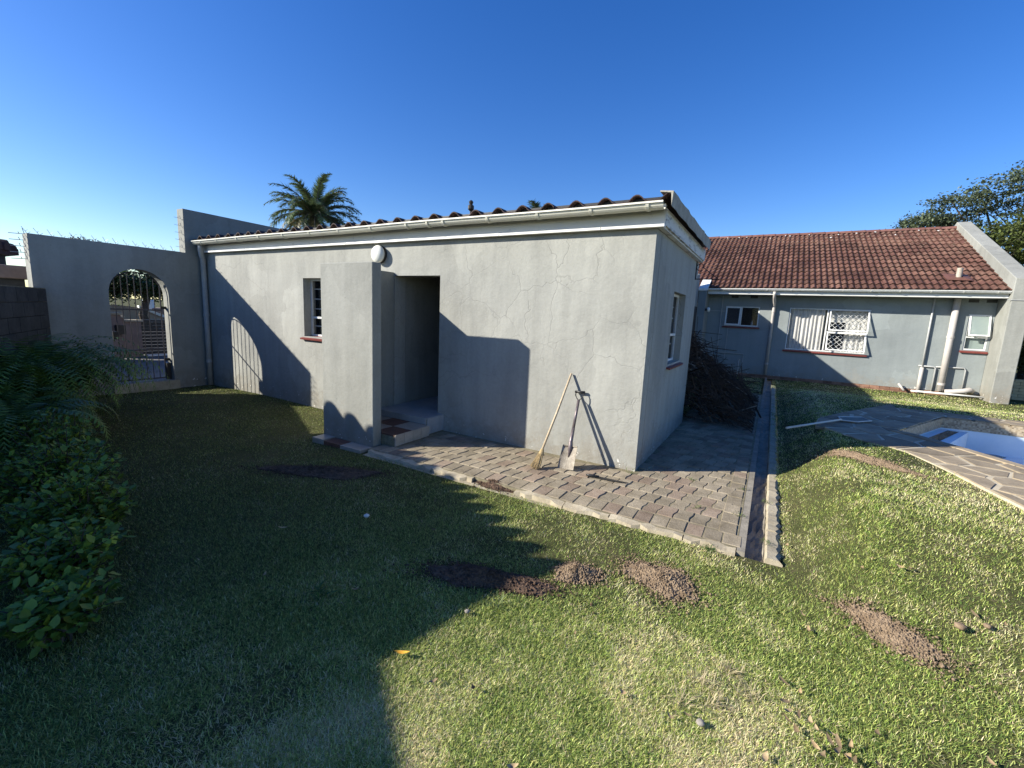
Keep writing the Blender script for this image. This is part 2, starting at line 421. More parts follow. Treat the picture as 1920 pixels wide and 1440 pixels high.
# ------------------------------------------------------------------ ground sheet
def axis(lo, hi, step, extra=()):
    a = list(np.arange(lo, hi + 1e-6, step)) + list(extra)
    far = [1, 2.5, 5, 9, 15, 25, 45, 80, 150, 300, 600]
    a += [lo - f for f in far] + [hi + f for f in far]
    return np.array(sorted(set(round(float(t), 4) for t in a)))
gx = axis(-9, 8, .125, (1.045, 1.10, 1.22, 1.33)); gy = axis(-7, 12, .125, (-1.2, 11.3))
X, Y = np.meshgrid(gx, gy)
Z = hz(X, Y)
nx, ny = len(gx), len(gy)
idx = np.arange(nx * ny).reshape(ny, nx)
F = np.stack([idx[:-1, :-1], idx[:-1, 1:], idx[1:, 1:], idx[1:, :-1]], -1).reshape(-1, 4)
cx = (X[:-1, :-1] + X[1:, 1:]).ravel() / 2; cy = (Y[:-1, :-1] + Y[1:, 1:]).ravel() / 2
grow = [(p[0] + (-.12 if p[0] < 5 else .1) * (1 if p[1] > 2 or True else 0), p[1] + (.1 if p[1] > 4.5 else -.02)) for p in POOL]
keep = ~in_poly(cx, cy, grow) & ~((cx > 1.10) & (cx < 1.22) & (cy > -1.2) & (cy < 11.3)) & ~((cx > 1.045) & (cx < 1.33) & (cy > -1.2) & (cy < 11.3))
ground = raw_mesh("lawn_ground", np.stack([X.ravel(), Y.ravel(), Z.ravel()], 1), F[keep], None, M['lawn'])
ground.data.polygons.foreach_set("use_smooth", [True] * len(ground.data.polygons))
tag(ground, kind="structure")

# ------------------------------------------------------------------ paving beside the outbuilding
PZ = -.03
pav = MB()
pav.box((-2.75, -1.17, PZ - .10), (1.045, 0.06, PZ - .006)).box((-.06, .06, PZ - .10), (1.045, 7.2, PZ - .006))
paving = pav.build("paving", M['joint']); tag(paving, kind="structure")
def paver_outline(L, Wd, k, zig=.010):
    ys = [-L / 2, -L * .18, L * .18, L / 2]; of = [-zig, -zig, zig, zig]
    a = [(-Wd / 2 + o, y) for y, o in zip(ys, of)]; b_ = [(Wd / 2 + o, y) for y, o in zip(ys, of)]
    return b_ + a[::-1] if k else a + b_[::-1]
def paver_mesh(name, outline, mat, h=.05, bev=.006):
    n = len(outline); c = (sum(p[0] for p in outline) / n, sum(p[1] for p in outline) / n)
    def shr(p, d):
        vx, vy = c[0] - p[0], c[1] - p[1]; l = math.hypot(vx, vy); return (p[0] + vx / l * d, p[1] + vy / l * d)
    mb = MB(); vs = [(x, y, -h) for x, y in outline] + [(x, y, -bev) for x, y in outline] + [(*shr(p, bev * 1.3), 0) for p in outline]
    fs = [tuple(range(2 * n, 3 * n))]
    for lv in range(2):
        fs += [(lv * n + i, lv * n + (i + 1) % n, (lv + 1) * n + (i + 1) % n, (lv + 1) * n + i) for i in range(n)]
    return mb.add(vs, fs).mesh(name, mat)
PW, PL = .128, .212
pm_a = [paver_mesh("paver", paver_outline(PL - .006, PW - .006, 0), M['paver']), paver_mesh("paver", paver_outline(PL - .006, PW - .006, 0), M['paver_red'])]
rect = lambda a, b_: [(-a / 2, -b_ / 2), (a / 2, -b_ / 2), (a / 2, b_ / 2), (-a / 2, b_ / 2)]
pm_r = [paver_mesh("paver", rect(.124, .20), M['paver']), paver_mesh("paver", rect(.124, .20), M['paver_red'])]
spots = []
# header row along the front kerb and stretcher column along the drain
for i in range(29): spots.append((-2.66 + i * .131, -1.045, 'r', 0))
for j in range(38): spots.append((.965, -.86 + j * .21, 'r', 1))
rows = int((7.1 + .93) / PL)
for j in range(rows):
    y = -.83 + j * PL
    x0 = -2.66 if y < 0.0 else .075
    if y > -.11 and y < .11: x0 = .075
    n = int((.885 - x0) / PW) + 1
    for i in range(n):
        x = .885 - (i + (j % 2) * .5) * PW
        if x < x0 - .03: continue
        if y < -.05 and x < -2.45 and y > -.9: continue
        if -.10 < y < .02 and x < .07: continue
        spots.append((x, y, 's', 0))
spots.sort(key=lambda s: (s[0] - CAM.x) ** 2 + (s[1] - CAM.y) ** 2)
rest = MB()
for k, (x, y, t, r_) in enumerate(spots):
    red = random.random() < .22
    z = PZ + random.uniform(-.004, .004)
    if k < 300:
        o = inst("paver", (pm_r if t == 'r' else pm_a)[red], paving, (x, y, z), random.uniform(-.02, .02) + (math.pi / 2 if 0 else 0))
        o.rotation_euler[0] = random.uniform(-.015, .015); o.rotation_euler[1] = random.uniform(-.015, .015)
    else:
        ol = rect(.122, .2) if t == 'r' else paver_outline(PL - .006, PW - .006, 0)
        rest.prism([(x + p[0], y + p[1]) for p in ol], z - .05, z)
tag(rest.build("far_pavers", M['paver'], paving), kind="stuff")
# kerb strip, broken into cast lengths
kerb = tag(MB().box((-2.72, -1.27, -.16), (1.045, -1.155, -.075)).build("kerb", M['concrete']), kind="structure")
xk = -2.70
while xk < 1.04:
    L = min(random.uniform(.35, .6), 1.045 - xk)
    if L < .08: break
    if not (-1.25 < xk + L / 2 < -.75):
        mb = MB(); n = max(2, int(L / .06)); w = [random.uniform(-.011, .011) for _ in range(n + 1)]
        vs = []; fs = []
        for i in range(n + 1):
            x = xk + .004 + (L - .008) * i / n
            vs += [(x, -1.235 + w[i] * 1.6, -.12), (x, -1.222 + w[i] * 1.6, -.042 + w[i] * .9), (x, -1.165 + w[-i - 1] * .4, -.034 + w[-i - 1] * .6), (x, -1.16, -.12)]
        for i in range(n):
            for q in range(3): fs.append((4 * i + q, 4 * i + q + 1, 4 * i + q + 5, 4 * i + q + 4))
        fs += [(0, 1, 2, 3), (4 * n + 3, 4 * n + 2, 4 * n + 1, 4 * n)]
        mb.add(vs, fs).build("kerb_length", M['concrete'], kerb)
    xk += L
# drain channel
dr = MB()
dr.box((1.047, -1.20, -.30), (1.10, 11.28, -.036)).box((1.10, -1.2, -.30), (1.22, 11.28, -.135)).box((1.10, -1.2, -.135), (1.22, -1.17, -.09))
drain = tag(dr.build("drain_channel", M['channel']), kind="structure")
y = -1.2
while y < 9:
    L = random.uniform(.35, .8); mb = MB(); n = max(3, int(L / .06)); vs = []; fs = []
    sink = .0 if y < .6 else .03
    for i in range(n + 1):
        yy = y + .004 + (L - .008) * i / n; w = random.uniform(-.014, .014); h = random.uniform(-.006, .006) - sink
        vs += [(1.222, yy, -.3), (1.222 + random.uniform(0, .006), yy, -.048 + h), (1.236, yy, -.036 + h), (1.30 + w, yy, -.040 + h), (1.322 + w, yy, -.06 + h), (1.33 + w, yy, -.3)]
    for i in range(n):
        for q in range(5): fs.append((6 * i + q, 6 * i + q + 1, 6 * i + q + 7, 6 * i + q + 6))
    fs += [tuple(range(6)), tuple(6 * n + q for q in range(6))]
    mb.add(vs, fs).build("concrete_edging", M['concrete'], drain)
    y += L
# silt and leaf litter lying in the channel
sl_ = MB(); vs = []; fs = []; n = 120
for i in range(n + 1):
    yy = -1.16 + 12.3 * i / n
    for q in range(5): vs.append((1.101 + .118 * q / 4, yy, -.133 + random.uniform(0, .022) + .018 * (abs(q - 2) / 2)))
for i in range(n):
    for q in range(4): fs.append((5 * i + q, 5 * i + q + 1, 5 * i + q + 6, 5 * i + q + 5))
sl_.add(vs, fs).build("silt", M['channel'], drain, fix=False)

# ------------------------------------------------------------------ pool and deck
pool = thing("swimming_pool", "empty pale blue swimming pool with mosaic band at the right edge", "pool", (3.6, 3.5, 0))
n = len(POOL)
def offs(poly, d):
    out = []
    for i in range(len(poly)):
        p0, p1, p2 = Vector(poly[i - 1]), Vector(poly[i]), Vector(poly[(i + 1) % len(poly)])
        a = (p1 - p0).normalized(); b_ = (p2 - p1).normalized()
        na = Vector((-a.y, a.x)); nb = Vector((-b_.y, b_.x)); k = (na + nb).normalized()
        out.append(tuple(p1 + k * d / max(.4, k.dot(na))))
    return out
area = sum(POOL[i - 1][0] * POOL[i][1] - POOL[i][0] * POOL[i - 1][1] for i in range(n)) / 2
inner = offs(POOL, .012 if area > 0 else -.012)
mb = MB(); FL = -.22
for i in range(n):
    j = (i + 1) % n; a, b_ = POOL[i], POOL[j]
    mb.add([(*a, FL), (*b_, FL), (*b_, .22), (*a, .22)], [(0, 1, 2, 3)])
mb.add([(*p, FL) for p in POOL], [tuple(range(n))])
mb.build("basin", M['pool'], pool)
# step ledge parallel to the left wall
MB().prism([(3.535, 4.735), (2.637, 2.89), (2.775, 2.775), (2.92, 2.56), (3.87, 4.735)], FL + .01, .075).build("step_ledge", M['pool'], pool)
MB().prism([(3.60, 4.62), (2.85, 3.08), (2.96, 2.95), (3.72, 4.60)], .077, .082).build("ledge_puddle", M['water'], pool)
MB().prism([(3.95, 4.68), (3.86, 4.42), (4.05, 4.36), (4.28, 4.6), (4.2, 4.69)], FL + .004, FL + .012).build("floor_puddle", M['water'], pool)
# mosaic band, panels along each wall
for i in range(n):
    j = (i + 1) % n; a, b_ = Vector(inner[i]), Vector(inner[j])
    mb = MB(); out = (Vector(POOL[i]), Vector(POOL[j]))
    mb.add([(*out[0], .10), (*out[1], .10), (*out[1], .25), (*out[0], .25), (*a, .10), (*b_, .10), (*b_, .25), (*a, .25)], [(0, 1, 2, 3), (4, 5, 6, 7), (0, 1, 5, 4), (3, 2, 6, 7)])
    mb.build("mosaic_band", M['mosaic'], pool)
# deck: pale mortar slab carrying crazy paving
deck = MB()
def strip(a, b_):
    """mortar slab as quads between two polylines of equal length"""
    for i in range(len(a) - 1):
        deck.add([(*a[i], .266), (*a[i + 1], .266), (*b_[i + 1], .266), (*b_[i], .266), (*a[i], .02), (*a[i + 1], .02)], [(0, 1, 2, 3), (0, 1, 5, 4)])
def resamp(pl, k):
    pl = [Vector(p) for p in pl]; d = [0]
    for i in range(1, len(pl)): d.append(d[-1] + (pl[i] - pl[i - 1]).length)
    out = []
    for q in range(k):
        t = d[-1] * q / (k - 1); i = max(0, min(len(pl) - 2, sum(1 for e in d if e <= t) - 1))
        u = (t - d[i]) / (d[i + 1] - d[i]); out.append(tuple(pl[i].lerp(pl[i + 1], u)))
    return out
outer = DECK[:11]; innr = [(3.85, -.1), (3.85, 1.0), (3.43, 1.74), (3.12, 2.26), (2.77, 2.77), (2.63, 2.89), (3.54, 4.74)]
strip(resamp([DECK[0]] + DECK[1:6], 14), resamp([(4.6, -.2), (3.85, 1.0), (3.43, 1.74), (3.12, 2.26), (2.9, 2.56)], 14))
strip(resamp(DECK[5:9], 8), resamp([(2.9, 2.56), (2.77, 2.77), (2.63, 2.89)], 8))
strip(resamp(DECK[8:11], 10), resamp([(2.63, 2.89), (3.54, 4.74)], 10))
strip([(2.85, 5.22), (4, 5.22), (7.6, 5.25)], [(3.54, 4.74), (4.2, 4.74), (7.6, 4.74)])
deck.add([(4.6, -.2, .266), (7.6, -.2, .266), (7.6, 1, .266), (3.85, 1, .266)], [(0, 1, 2, 3)])
deck_o = tag(deck.build("pool_deck", M['mortar']), kind="structure")
seeds = []
tries = 0
while len(seeds) < 92 and tries < 9000:
    tries += 1
    p = (random.uniform(1.7, 5.8), random.uniform(-.2, 5.2))
    if not in_poly(np.array([p[0]]), np.array([p[1]]), DECK)[0] or in_poly(np.array([p[0]]), np.array([p[1]]), POOL)[0]: continue
    if min([math.hypot((p[0] - s[0]), (p[1] - s[1])) for s in seeds] + [9]) < .235: continue
    seeds.append(p)
def clip(poly, px, py, nx_, ny_):
    out = []
    for i in range(len(poly)):
        a, b_ = poly[i - 1], poly[i]
        da = (a[0] - px) * nx_ + (a[1] - py) * ny_; db = (b_[0] - px) * nx_ + (b_[1] - py) * ny_
        if (da < 0) != (db < 0):
            t = da / (da - db); out.append((a[0] + (b_[0] - a[0]) * t, a[1] + (b_[1] - a[1]) * t))
        if db < 0: out.append(b_)
    return out
def near_edge(p, poly, closed=True):
    best = None
    for i in range(len(poly)):
        a, b_ = Vector(poly[i - 1]), Vector(poly[i]); ab = b_ - a
        t = max(0, min(1, (Vector(p) - a).dot(ab) / ab.dot(ab))); q = a + ab * t; d = (Vector(p) - q).length
        if best is None or d < best[0]: best = (d, q)
    return best
for p in seeds:
    poly = [(p[0] - .6, p[1] - .6), (p[0] + .6, p[1] - .6), (p[0] + .6, p[1] + .6), (p[0] - .6, p[1] + .6)]
    for s in seeds:
        if s is p: continue
        dx, dy = s[0] - p[0], s[1] - p[1]; d = math.hypot(dx, dy)
        if d > 1.3: continue
        g = d / 2 - random.uniform(.010, .026)
        poly = clip(poly, p[0] + dx / d * g, p[1] + dy / d * g, dx / d, dy / d)
    for bd, gap in ((POOL, .01), (DECK, .01)):
        d, q = near_edge(p, bd)
        if d < 1e-3: continue
        nv_ = (q - Vector(p)) / d
        poly = clip(poly, q.x - nv_.x * gap, q.y - nv_.y * gap, nv_.x, nv_.y)
    if len(poly) < 3: continue
    poly = [(x + random.uniform(-.012, .012), y + random.uniform(-.012, .012)) for x, y in poly]
    z = DZ + random.uniform(-.003, .004)
    c = (sum(q[0] for q in poly) / len(poly), sum(q[1] for q in poly) / len(poly))
    me = paver_mesh("flagstone", [(x - c[0], y - c[1]) for x, y in poly], M['flag'], .03, .005)
    inst("flagstone", me, deck_o, (c[0], c[1], z))
# grey coping lip on the near edge
for i, (a, b_) in enumerate(zip([(2.63, 2.89), (2.77, 2.77), (3.12, 2.26), (3.43, 1.74)], [(2.77, 2.77), (3.12, 2.26), (3.43, 1.74), (3.85, 1.0)])):
    a, b_ = Vector(a), Vector(b_); d = (b_ - a).normalized(); nn = Vector((-d.y, d.x))
    e = d * .004; q = [a + e + nn * .02, b_ - e + nn * .02, b_ - e - nn * .10, a + e - nn * .10]
    MB().prism([tuple(v_) for v_ in q], .255, DZ + .012).build("coping", M['flag'], deck_o, bevel=.006)

# ------------------------------------------------------------------ the outbuilding
def grid_wall(us, vs, holes, put, t0, t1):
    """wall of boxes in a u/v grid with rectangular holes; put(u,v,w)->xyz"""
    mb = MB()
    U = sorted(set(us) | {h[0] for h in holes} | {h[1] for h in holes}); V_ = sorted(set(vs) | {h[2] for h in holes} | {h[3] for h in holes})
    solid = lambda i, j: 0 <= i < len(U) - 1 and 0 <= j < len(V_) - 1 and not any(h[0] - 1e-6 <= U[i] and U[i + 1] <= h[1] + 1e-6 and h[2] - 1e-6 <= V_[j] and V_[j + 1] <= h[3] + 1e-6 for h in holes)
    for i in range(len(U) - 1):
        for j in range(len(V_) - 1):
            if not solid(i, j): continue
            u0, u1, v0, v1 = U[i], U[i + 1], V_[j], V_[j + 1]
            q = lambda *c: [put(*k) for k in c]
            mb.add(q((u0, v0, t0), (u1, v0, t0), (u1, v1, t0), (u0, v1, t0)), [(0, 1, 2, 3)])
            mb.add(q((u0, v0, t1), (u1, v0, t1), (u1, v1, t1), (u0, v1, t1)), [(3, 2, 1, 0)])
            if not solid(i - 1, j): mb.add(q((u0, v0, t0), (u0, v1, t0), (u0, v1, t1), (u0, v0, t1)), [(0, 1, 2, 3)])
            if not solid(i + 1, j): mb.add(q((u1, v0, t0), (u1, v0, t1), (u1, v1, t1), (u1, v1, t0)), [(0, 1, 2, 3)])
            if not solid(i, j - 1): mb.add(q((u0, v0, t0), (u0, v0, t1), (u1, v0, t1), (u1, v0, t0)), [(0, 1, 2, 3)])
            if not solid(i, j + 1): mb.add(q((u0, v1, t0), (u1, v1, t0), (u1, v1, t1), (u0, v1, t1)), [(0, 1, 2, 3)])
    bm = bmesh.new(); me = bpy.data.meshes.new("t"); me.from_pydata(mb.v, [], mb.f); bm.from_mesh(me)
    bmesh.ops.remove_doubles(bm, verts=bm.verts, dist=1e-5); bm.to_mesh(me)
    out = MB(); out.v = [tuple(v_.co) for v_ in bm.verts]; bm.verts.index_update(); out.f = [tuple(x.index for x in f_.verts) for f_ in bm.faces]
    bm.free(); bpy.data.meshes.remove(me); return out

annex = thing("outbuilding", "low grey plastered outbuilding with cream gutter and cracked front wall", "outbuilding", (-4.2, 1.4, -.1))
WIN = (-5.53, -4.56, 1.05, 1.98); DOOR = (-3.51, -2.70, -.2, 2.01)
grid_wall([BX0 + .004, -.002], [-.2, WH], [WIN, DOOR], lambda u, v_, w: (u, w, v_), 0, .22).build("front_wall", M['wall'], annex)
SW = (1.15, 1.97, 1.02, 1.92)
grid_wall([.223, BY1], [-.2, WH], [SW], lambda u, v_, w: (w, u, v_), 0, -.22).build("side_wall", M['wall'], annex)
MB().box((BX0 + .01, BY1 - .22, -.2), (-.225, BY1, WH - .01)).build("back_wall", M['wall'], annex)
# dark passage behind the doorway
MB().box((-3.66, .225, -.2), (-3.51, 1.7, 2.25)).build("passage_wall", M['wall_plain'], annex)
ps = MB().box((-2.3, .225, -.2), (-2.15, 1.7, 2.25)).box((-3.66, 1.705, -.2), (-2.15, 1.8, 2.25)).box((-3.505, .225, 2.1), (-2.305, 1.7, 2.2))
ps.build("passage_end", M['blockwall'], annex)  # coloured darker than the left wall to paint in the recess's shade
# door leaf standing in the back of the passage
dl = MB().box((-3.45, 1.63, .2), (-2.62, 1.67, 2.05)).build("inner_door", M['blockwall'], annex)  # dark door colour adds to the painted shade of the passage
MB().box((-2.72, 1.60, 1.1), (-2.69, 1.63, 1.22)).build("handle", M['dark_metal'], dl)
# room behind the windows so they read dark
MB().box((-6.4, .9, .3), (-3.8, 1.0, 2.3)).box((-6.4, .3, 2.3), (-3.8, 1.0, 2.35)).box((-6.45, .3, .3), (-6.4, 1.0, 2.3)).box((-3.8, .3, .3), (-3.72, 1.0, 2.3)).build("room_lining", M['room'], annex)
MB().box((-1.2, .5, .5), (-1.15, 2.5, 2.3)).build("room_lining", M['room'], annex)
# roof sheets: deep corrugation, three rolls to a sheet
PITCH_R = .312
def prof(u): return .062 * max(0.0, math.cos(2 * math.pi * u)) ** .75
x = BX0 + .03; k = 0
while x < .10:
    x1 = min(x + 3 * PITCH_R, .15); seg = max(3, int((x1 - x) / PITCH_R * 12)); mb = MB(); vs = []
    nose = random.uniform(-.008, .012)
    for i in range(seg + 1):
        u = x + (x1 - x) * i / seg; zz = prof((u + .18) / PITCH_R)
        if x1 > .14 and i > seg - 5: zz = max(zz, .045 * (i - seg + 5) / 5)
        for yy, lift in ((-.17 - nose, 0), (BY1 + .06, .02)):
            vs += [(u, yy, 2.675 + zz + lift), (u, yy, 2.663 + zz + lift)]
    fs = []
    for i in range(seg):
        a = 4 * i; b_ = 4 * (i + 1)
        fs += [(a, b_, b_ + 2, a + 2), (a + 1, a + 3, b_ + 3, b_ + 1), (a, a + 1, b_ + 1, b_), (a + 2, b_ + 2, b_ + 3, a + 3)]
    fs += [(0, 2, 3, 1), (4 * seg, 4 * seg + 1, 4 * seg + 3, 4 * seg + 2)]
    mb.add(vs, fs).build("roof_sheet", M['annex_roof'], annex)
    x = x1 - .0005 if x1 < .14 else 1
# verge flashing along the right eave
n_ = 14; vs = []; fs = []
for i in range(n_ + 1):
    yy = -.192 + (BY1 + .04) * i / n_; w = .012 * math.sin(i * 2.1)
    vs += [(.152 + w * .5, yy, 2.605), (.160 + w * .5, yy, 2.735 + .006 * math.sin(i * 3.3)), (.04, yy, 2.748), (.04, yy, 2.735), (.14 + w * .5, yy, 2.722)]
for i in range(n_):
    for q in range(5): fs.append((5 * i + q, 5 * i + (q + 1) % 5, 5 * i + 5 + (q + 1) % 5, 5 * i + 5 + q))
fs += [tuple(range(5)), tuple(5 * n_ + q for q in range(5))]
MB().add(vs, fs).build("verge_flashing", M['annex_roof_side'], annex)
# fascia boards
fa = MB().box((BX0 + .05, -.035, 2.475), (.075, -.012, 2.652)).build("fascia", M['board'], annex)
xs = BX0 + .06
while xs < .07:
    L = min(random.uniform(.9, 1.5), .08 - xs)
    MB().box((xs + .003, -.072, 2.450), (xs + L - .003, -.008, 2.476 + random.uniform(-.002, .003))).build("drip_batten", M['white'], fa)
    xs += L
MB().box((.045, -.018, 2.47), (.08, BY1 - .05, 2.625)).box((.004, -.018, 2.45), (.06, BY1 - .05, 2.468)).build("side_fascia", M['flaky'], annex)
MB().box((BX0 + .05, -.095, 2.60), (.07, -.07, 2.715)).build("added_light_stop", M['black'], annex)  # added black strip, blocks sun leaking under the corrugations
# gutter
def gutter_mesh(x0, x1, yc, zt, r, seg=10, sag=0.0):
    mb = MB(); vs = []; fs = []; xs_ = np.linspace(x0, x1, 24)
    pr = [(math.cos(math.pi + math.pi * i / seg), math.sin(math.pi + math.pi * i / seg)) for i in range(seg + 1)]
    ring = [(yc + c * r, s * r) for c, s in pr]; ring = [(ring[0][0] - .012, .004), (ring[0][0] - .012, -.012)] + ring + [(ring[-1][0] + .003, 0)] + [(yc + c * (r - .006), s * (r - .006)) for c, s in reversed(pr)]
    k = len(ring)
    for x in xs_:
        dz = sag * math.sin(x * 1.7)
        vs += [(x, a, zt + b_ + dz) for a, b_ in ring]
    for i in range(len(xs_) - 1):
        for q in range(k): fs.append((i * k + q, i * k + (q + 1) % k, (i + 1) * k + (q + 1) % k, (i + 1) * k + q))
    fs += [tuple(range(k)), tuple((len(xs_) - 1) * k + q for q in range(k))]
    return mb.add(vs, fs)
gut = gutter_mesh(BX0 + .06, .085, -.165, 2.645, .064, sag=.004).build("gutter", M['gutter'], annex, smooth=False)
def bracket_mesh(r, w, mat):
    mb = MB(); vs = []; fs = []; seg = 10
    for i in range(seg + 1):
        a = math.pi + math.pi * i / seg
        for rr, xx in ((r, -w), (r, w), (r + .007, w), (r + .007, -w)): vs.append((xx, math.cos(a) * rr, math.sin(a) * rr))
    for i in range(seg):
        for q in range(4): fs.append((4 * i + q, 4 * i + (q + 1) % 4, 4 * i + 4 + (q + 1) % 4, 4 * i + 4 + q))
    fs += [(0, 1, 2, 3), tuple(4 * seg + q for q in range(4))]
    mb.add(vs, fs); mb.box((-w, r - .005, -.03), (w, r + .02, .0))
    return mb.mesh("bracket", mat)
bme = bracket_mesh(.0645, .014, M['gutter'])
for xb in [-.06, -.62, -1.22, -1.86, -2.5, -2.75, -3.1, -3.75, -4.4, -5.05, -5.7, -6.35, -7.0, -7.65, -8.2]:
    inst("gutter_bracket", bme, gut, (xb, -.165, 2.645))
# downpipe in the left corner
dp = MB().tube([(-8.40, -.125, 2.60), (-8.40, -.125, 2.50), (-8.43, -.10, 2.40), (-8.46, -.065, 2.32), (-8.46, -.065, 1.2), (-8.46, -.065, -.1)], .045, 12).build("downpipe", M['pvc'], annex, smooth=True)
for zz in (1.25, .35): MB().tube([(-8.46, -.065, zz), (-8.46, -.065, zz + .06)], .052, 12).build("pipe_socket", M['pvc'], dp)

def steel_window(parent, u0, u1, v0, v1, put, depth, bars_h, mull=None, glass_m='glass', transom=None, pane=None):
    """put(u,v,w): w outwards. frame set back by depth"""
    def bx(mb, a, b_):
        p, q = put(*a), put(*b_); mb.box(p, q)
    t = .035; mb = MB(); w0, w1 = -depth - .03, -depth
    bx(mb, (u0 + .004, v0 + .004, w0), (u0 + t, v1 - .004, w1)); bx(mb, (u1 - t, v0 + .004, w0), (u1 - .004, v1 - .004, w1))
    bx(mb, (u0 + t, v0 + .004, w0), (u1 - t, v0 + t, w1)); bx(mb, (u0 + t, v1 - t, w0), (u1 - t, v1 - .004, w1))
    win = mb.build("window", M['steel_white'], parent)
    if mull:
        for m_ in mull:
            k = MB(); bx(k, (m_ - .018, v0 + t, w0), (m_ + .018, v1 - t, w1)); k.build("mullion", M['steel_white'], win)
    if transom:
        k = MB(); bx(k, (u0 + t, transom - .016, w0 + .002), (u1 - t, transom + .016, w1 + .004)); k.build("transom", M['steel_white'], win)
    for h_ in bars_h:
        k = MB(); bx(k, (u0 + t, h_ - .007, w0 - .03), (u1 - t, h_ + .007, w0 - .015)); k.build("burglar_bar", M['steel_white'], win)
    pa, pb = pane or (u0 + t, u1 - t)
    k = MB(); bx(k, (pa, v0 + t, w0 + .010), (pb, v1 - t, w0 + .014)); k.build("pane", M[glass_m], win)
    return win
pf = lambda u, v_, w: (u, -w, v_)
w = steel_window(annex, *WIN, pf, .13, [1.22, 1.5, 1.66, 1.82], transom=1.36)
MB().prism([(-.05, 1.022), (.14, 1.06), (.14, 1.035), (-.045, .998)], WIN[0] - .05, WIN[1] + .05, 'x').build("sill", M['sill'], w)
# the obscured pale blind seen behind the glass
MB().box((WIN[0] + .05, .30, 1.1), (WIN[1] - .05, .305, 1.95)).build("blind", M['frost'], w)
px_ = lambda u, v_, w: (w, u, v_)
w = steel_window(annex, *SW, px_, .085, [1.25, 1.6, 1.75], transom=1.38)
MB().prism([(.05, .985), (-.15, 1.025), (-.15, 1.00), (.045, .962)], SW[0] - .05, SW[1] + .05, 'y').build("sill", M['sill'], w)
# wrought bracket on the far end of the side wall
br = MB().tube([(.012, 2.55, 2.44), (.012, 2.55, 2.18)], .008, 6).tube([(.012, 2.55, 2.19), (.33, 2.6, 2.19)], .008, 6)
br.tube([(.012 + .05 + .05 * math.cos(a), 2.56, 2.36 + .05 * math.sin(a)) for a in np.linspace(0, 5.2, 14)], .006, 6)
br.tube([(.10, 2.56, 2.36), (.2, 2.58, 2.28), (.31, 2.6, 2.2)], .006, 6)
tag(br.build("plant_bracket", M['dark_metal']), "thin dark metal hanging bracket near the back end of the outbuilding's side wall", "bracket")

# L-shaped screen wall in front of the doorway
scr = thing("screen_wall", "free-standing grey plastered screen wall hiding the outbuilding's doorway", "wall", (-3.2, -1.0, -.1))
outl = [(-3.645, -1.075), (-2.765, -1.075), (-2.765, -.945), (-3.512, -.945), (-3.512, -.004), (-3.645, -.004)]
MB().prism(outl, -.2, 2.055).build("screen", M['wall_plain'], scr, bevel=.008)
pl_ = [(-3.62, -3.42, 'cream_tile'), (-3.41, -3.13, 'terracotta'), (-3.12, -2.78, 'cream_tile')]
for a, b_, mt in pl_:
    MB().box((a, -1.26 + random.uniform(0, .02), -.12), (b_, -1.08, -.038 + random.uniform(-.006, .006))).build("edging_tile", M[mt], scr, bevel=.004)
# tiled steps
step = thing("tiled_step", "low step with chequered terracotta and cream tiles at the doorway", "step", (-3.0, -.6, -.1))
MB().box((-3.508, -.94, -.2), (-2.565, -.335, .085)).build("step_base", M['joint'], step)
cols = [-3.505, -3.20, -2.885, -2.57]; rws = [-.938, -.64, -.338]
for i in range(3):
    for j in range(2):
        MB().box((cols[i] + .004, rws[j] + .004, .086), (cols[i + 1] - .004, rws[j + 1] - .004, .105)).build("floor_tile", M['terracotta' if (i + j) % 2 == 0 else 'cream_tile'], step, bevel=.002)
for j in range(4):
    MB().box((-2.564, -.935 + j * .15, -.03), (-2.55, -.935 + j * .15 + .144, .103)).build("riser_tile", M['cream_tile'], step, bevel=.002)
thr = MB().box((-3.505, -.330, -.2), (-2.60, 1.62, .17)).build("threshold_base", M['joint'], step)
for i in range(2):
    for j in range(5):
        MB().box((-3.504 + i * .45, -.332 + j * .39, .171), (-3.504 + i * .45 + .445, -.332 + j * .39 + .385, .19)).build("threshold_tile", M['white_tile'], step, bevel=.002)
for j in range(4): MB().box((-2.599, -.330 + j * .082, -.02), (-2.588, -.330 + j * .082 + .078, .188)).build("riser_tile", M['white_tile'], step)
for i in range(2): MB().box((-3.504 + i * .45, -.344, .108), (-3.504 + i * .45 + .445, -.3325, .188)).build("riser_tile", M['white_tile'], step)

# bulkhead lamp
lamp = thing("wall_lamp", "round white bulkhead lamp on the wall above the screen wall", "lamp", (-3.77, 0, 2.30))
mb = MB(); vs = []; fs = []; rings = [(0, .125), (.045, .125), (.05, .12)]
def lathe_y(prof_, c, n=24):
    mb = MB(); vs = []; fs = []
    for d, r in prof_:
        for k in range(n): vs.append((c[0] + r * math.cos(2 * math.pi * k / n), c[1] - d, c[2] + r * math.sin(2 * math.pi * k / n)))
    for i in range(len(prof_) - 1):
        for k in range(n): fs.append((i * n + k, i * n + (k + 1) % n, (i + 1) * n + (k + 1) % n, (i + 1) * n + k))
    fs.append(tuple(range((len(prof_) - 1) * n, len(prof_) * n)))
    return mb.add(vs, fs)
lathe_y([(0.002, .118), (.045, .118), (.05, .11)], (-3.77, 0, 2.30)).build("lamp_base", M['dark_metal'], lamp, smooth=True)
lathe_y([(.046, .116), (.06, .119)] + [(.06 + .06 * math.sin(a), .119 * math.cos(a)) for a in np.linspace(.15, 1.5, 8)], (-3.77, 0, 2.30)).build("lamp_globe", M['globe'], lamp, smooth=True)

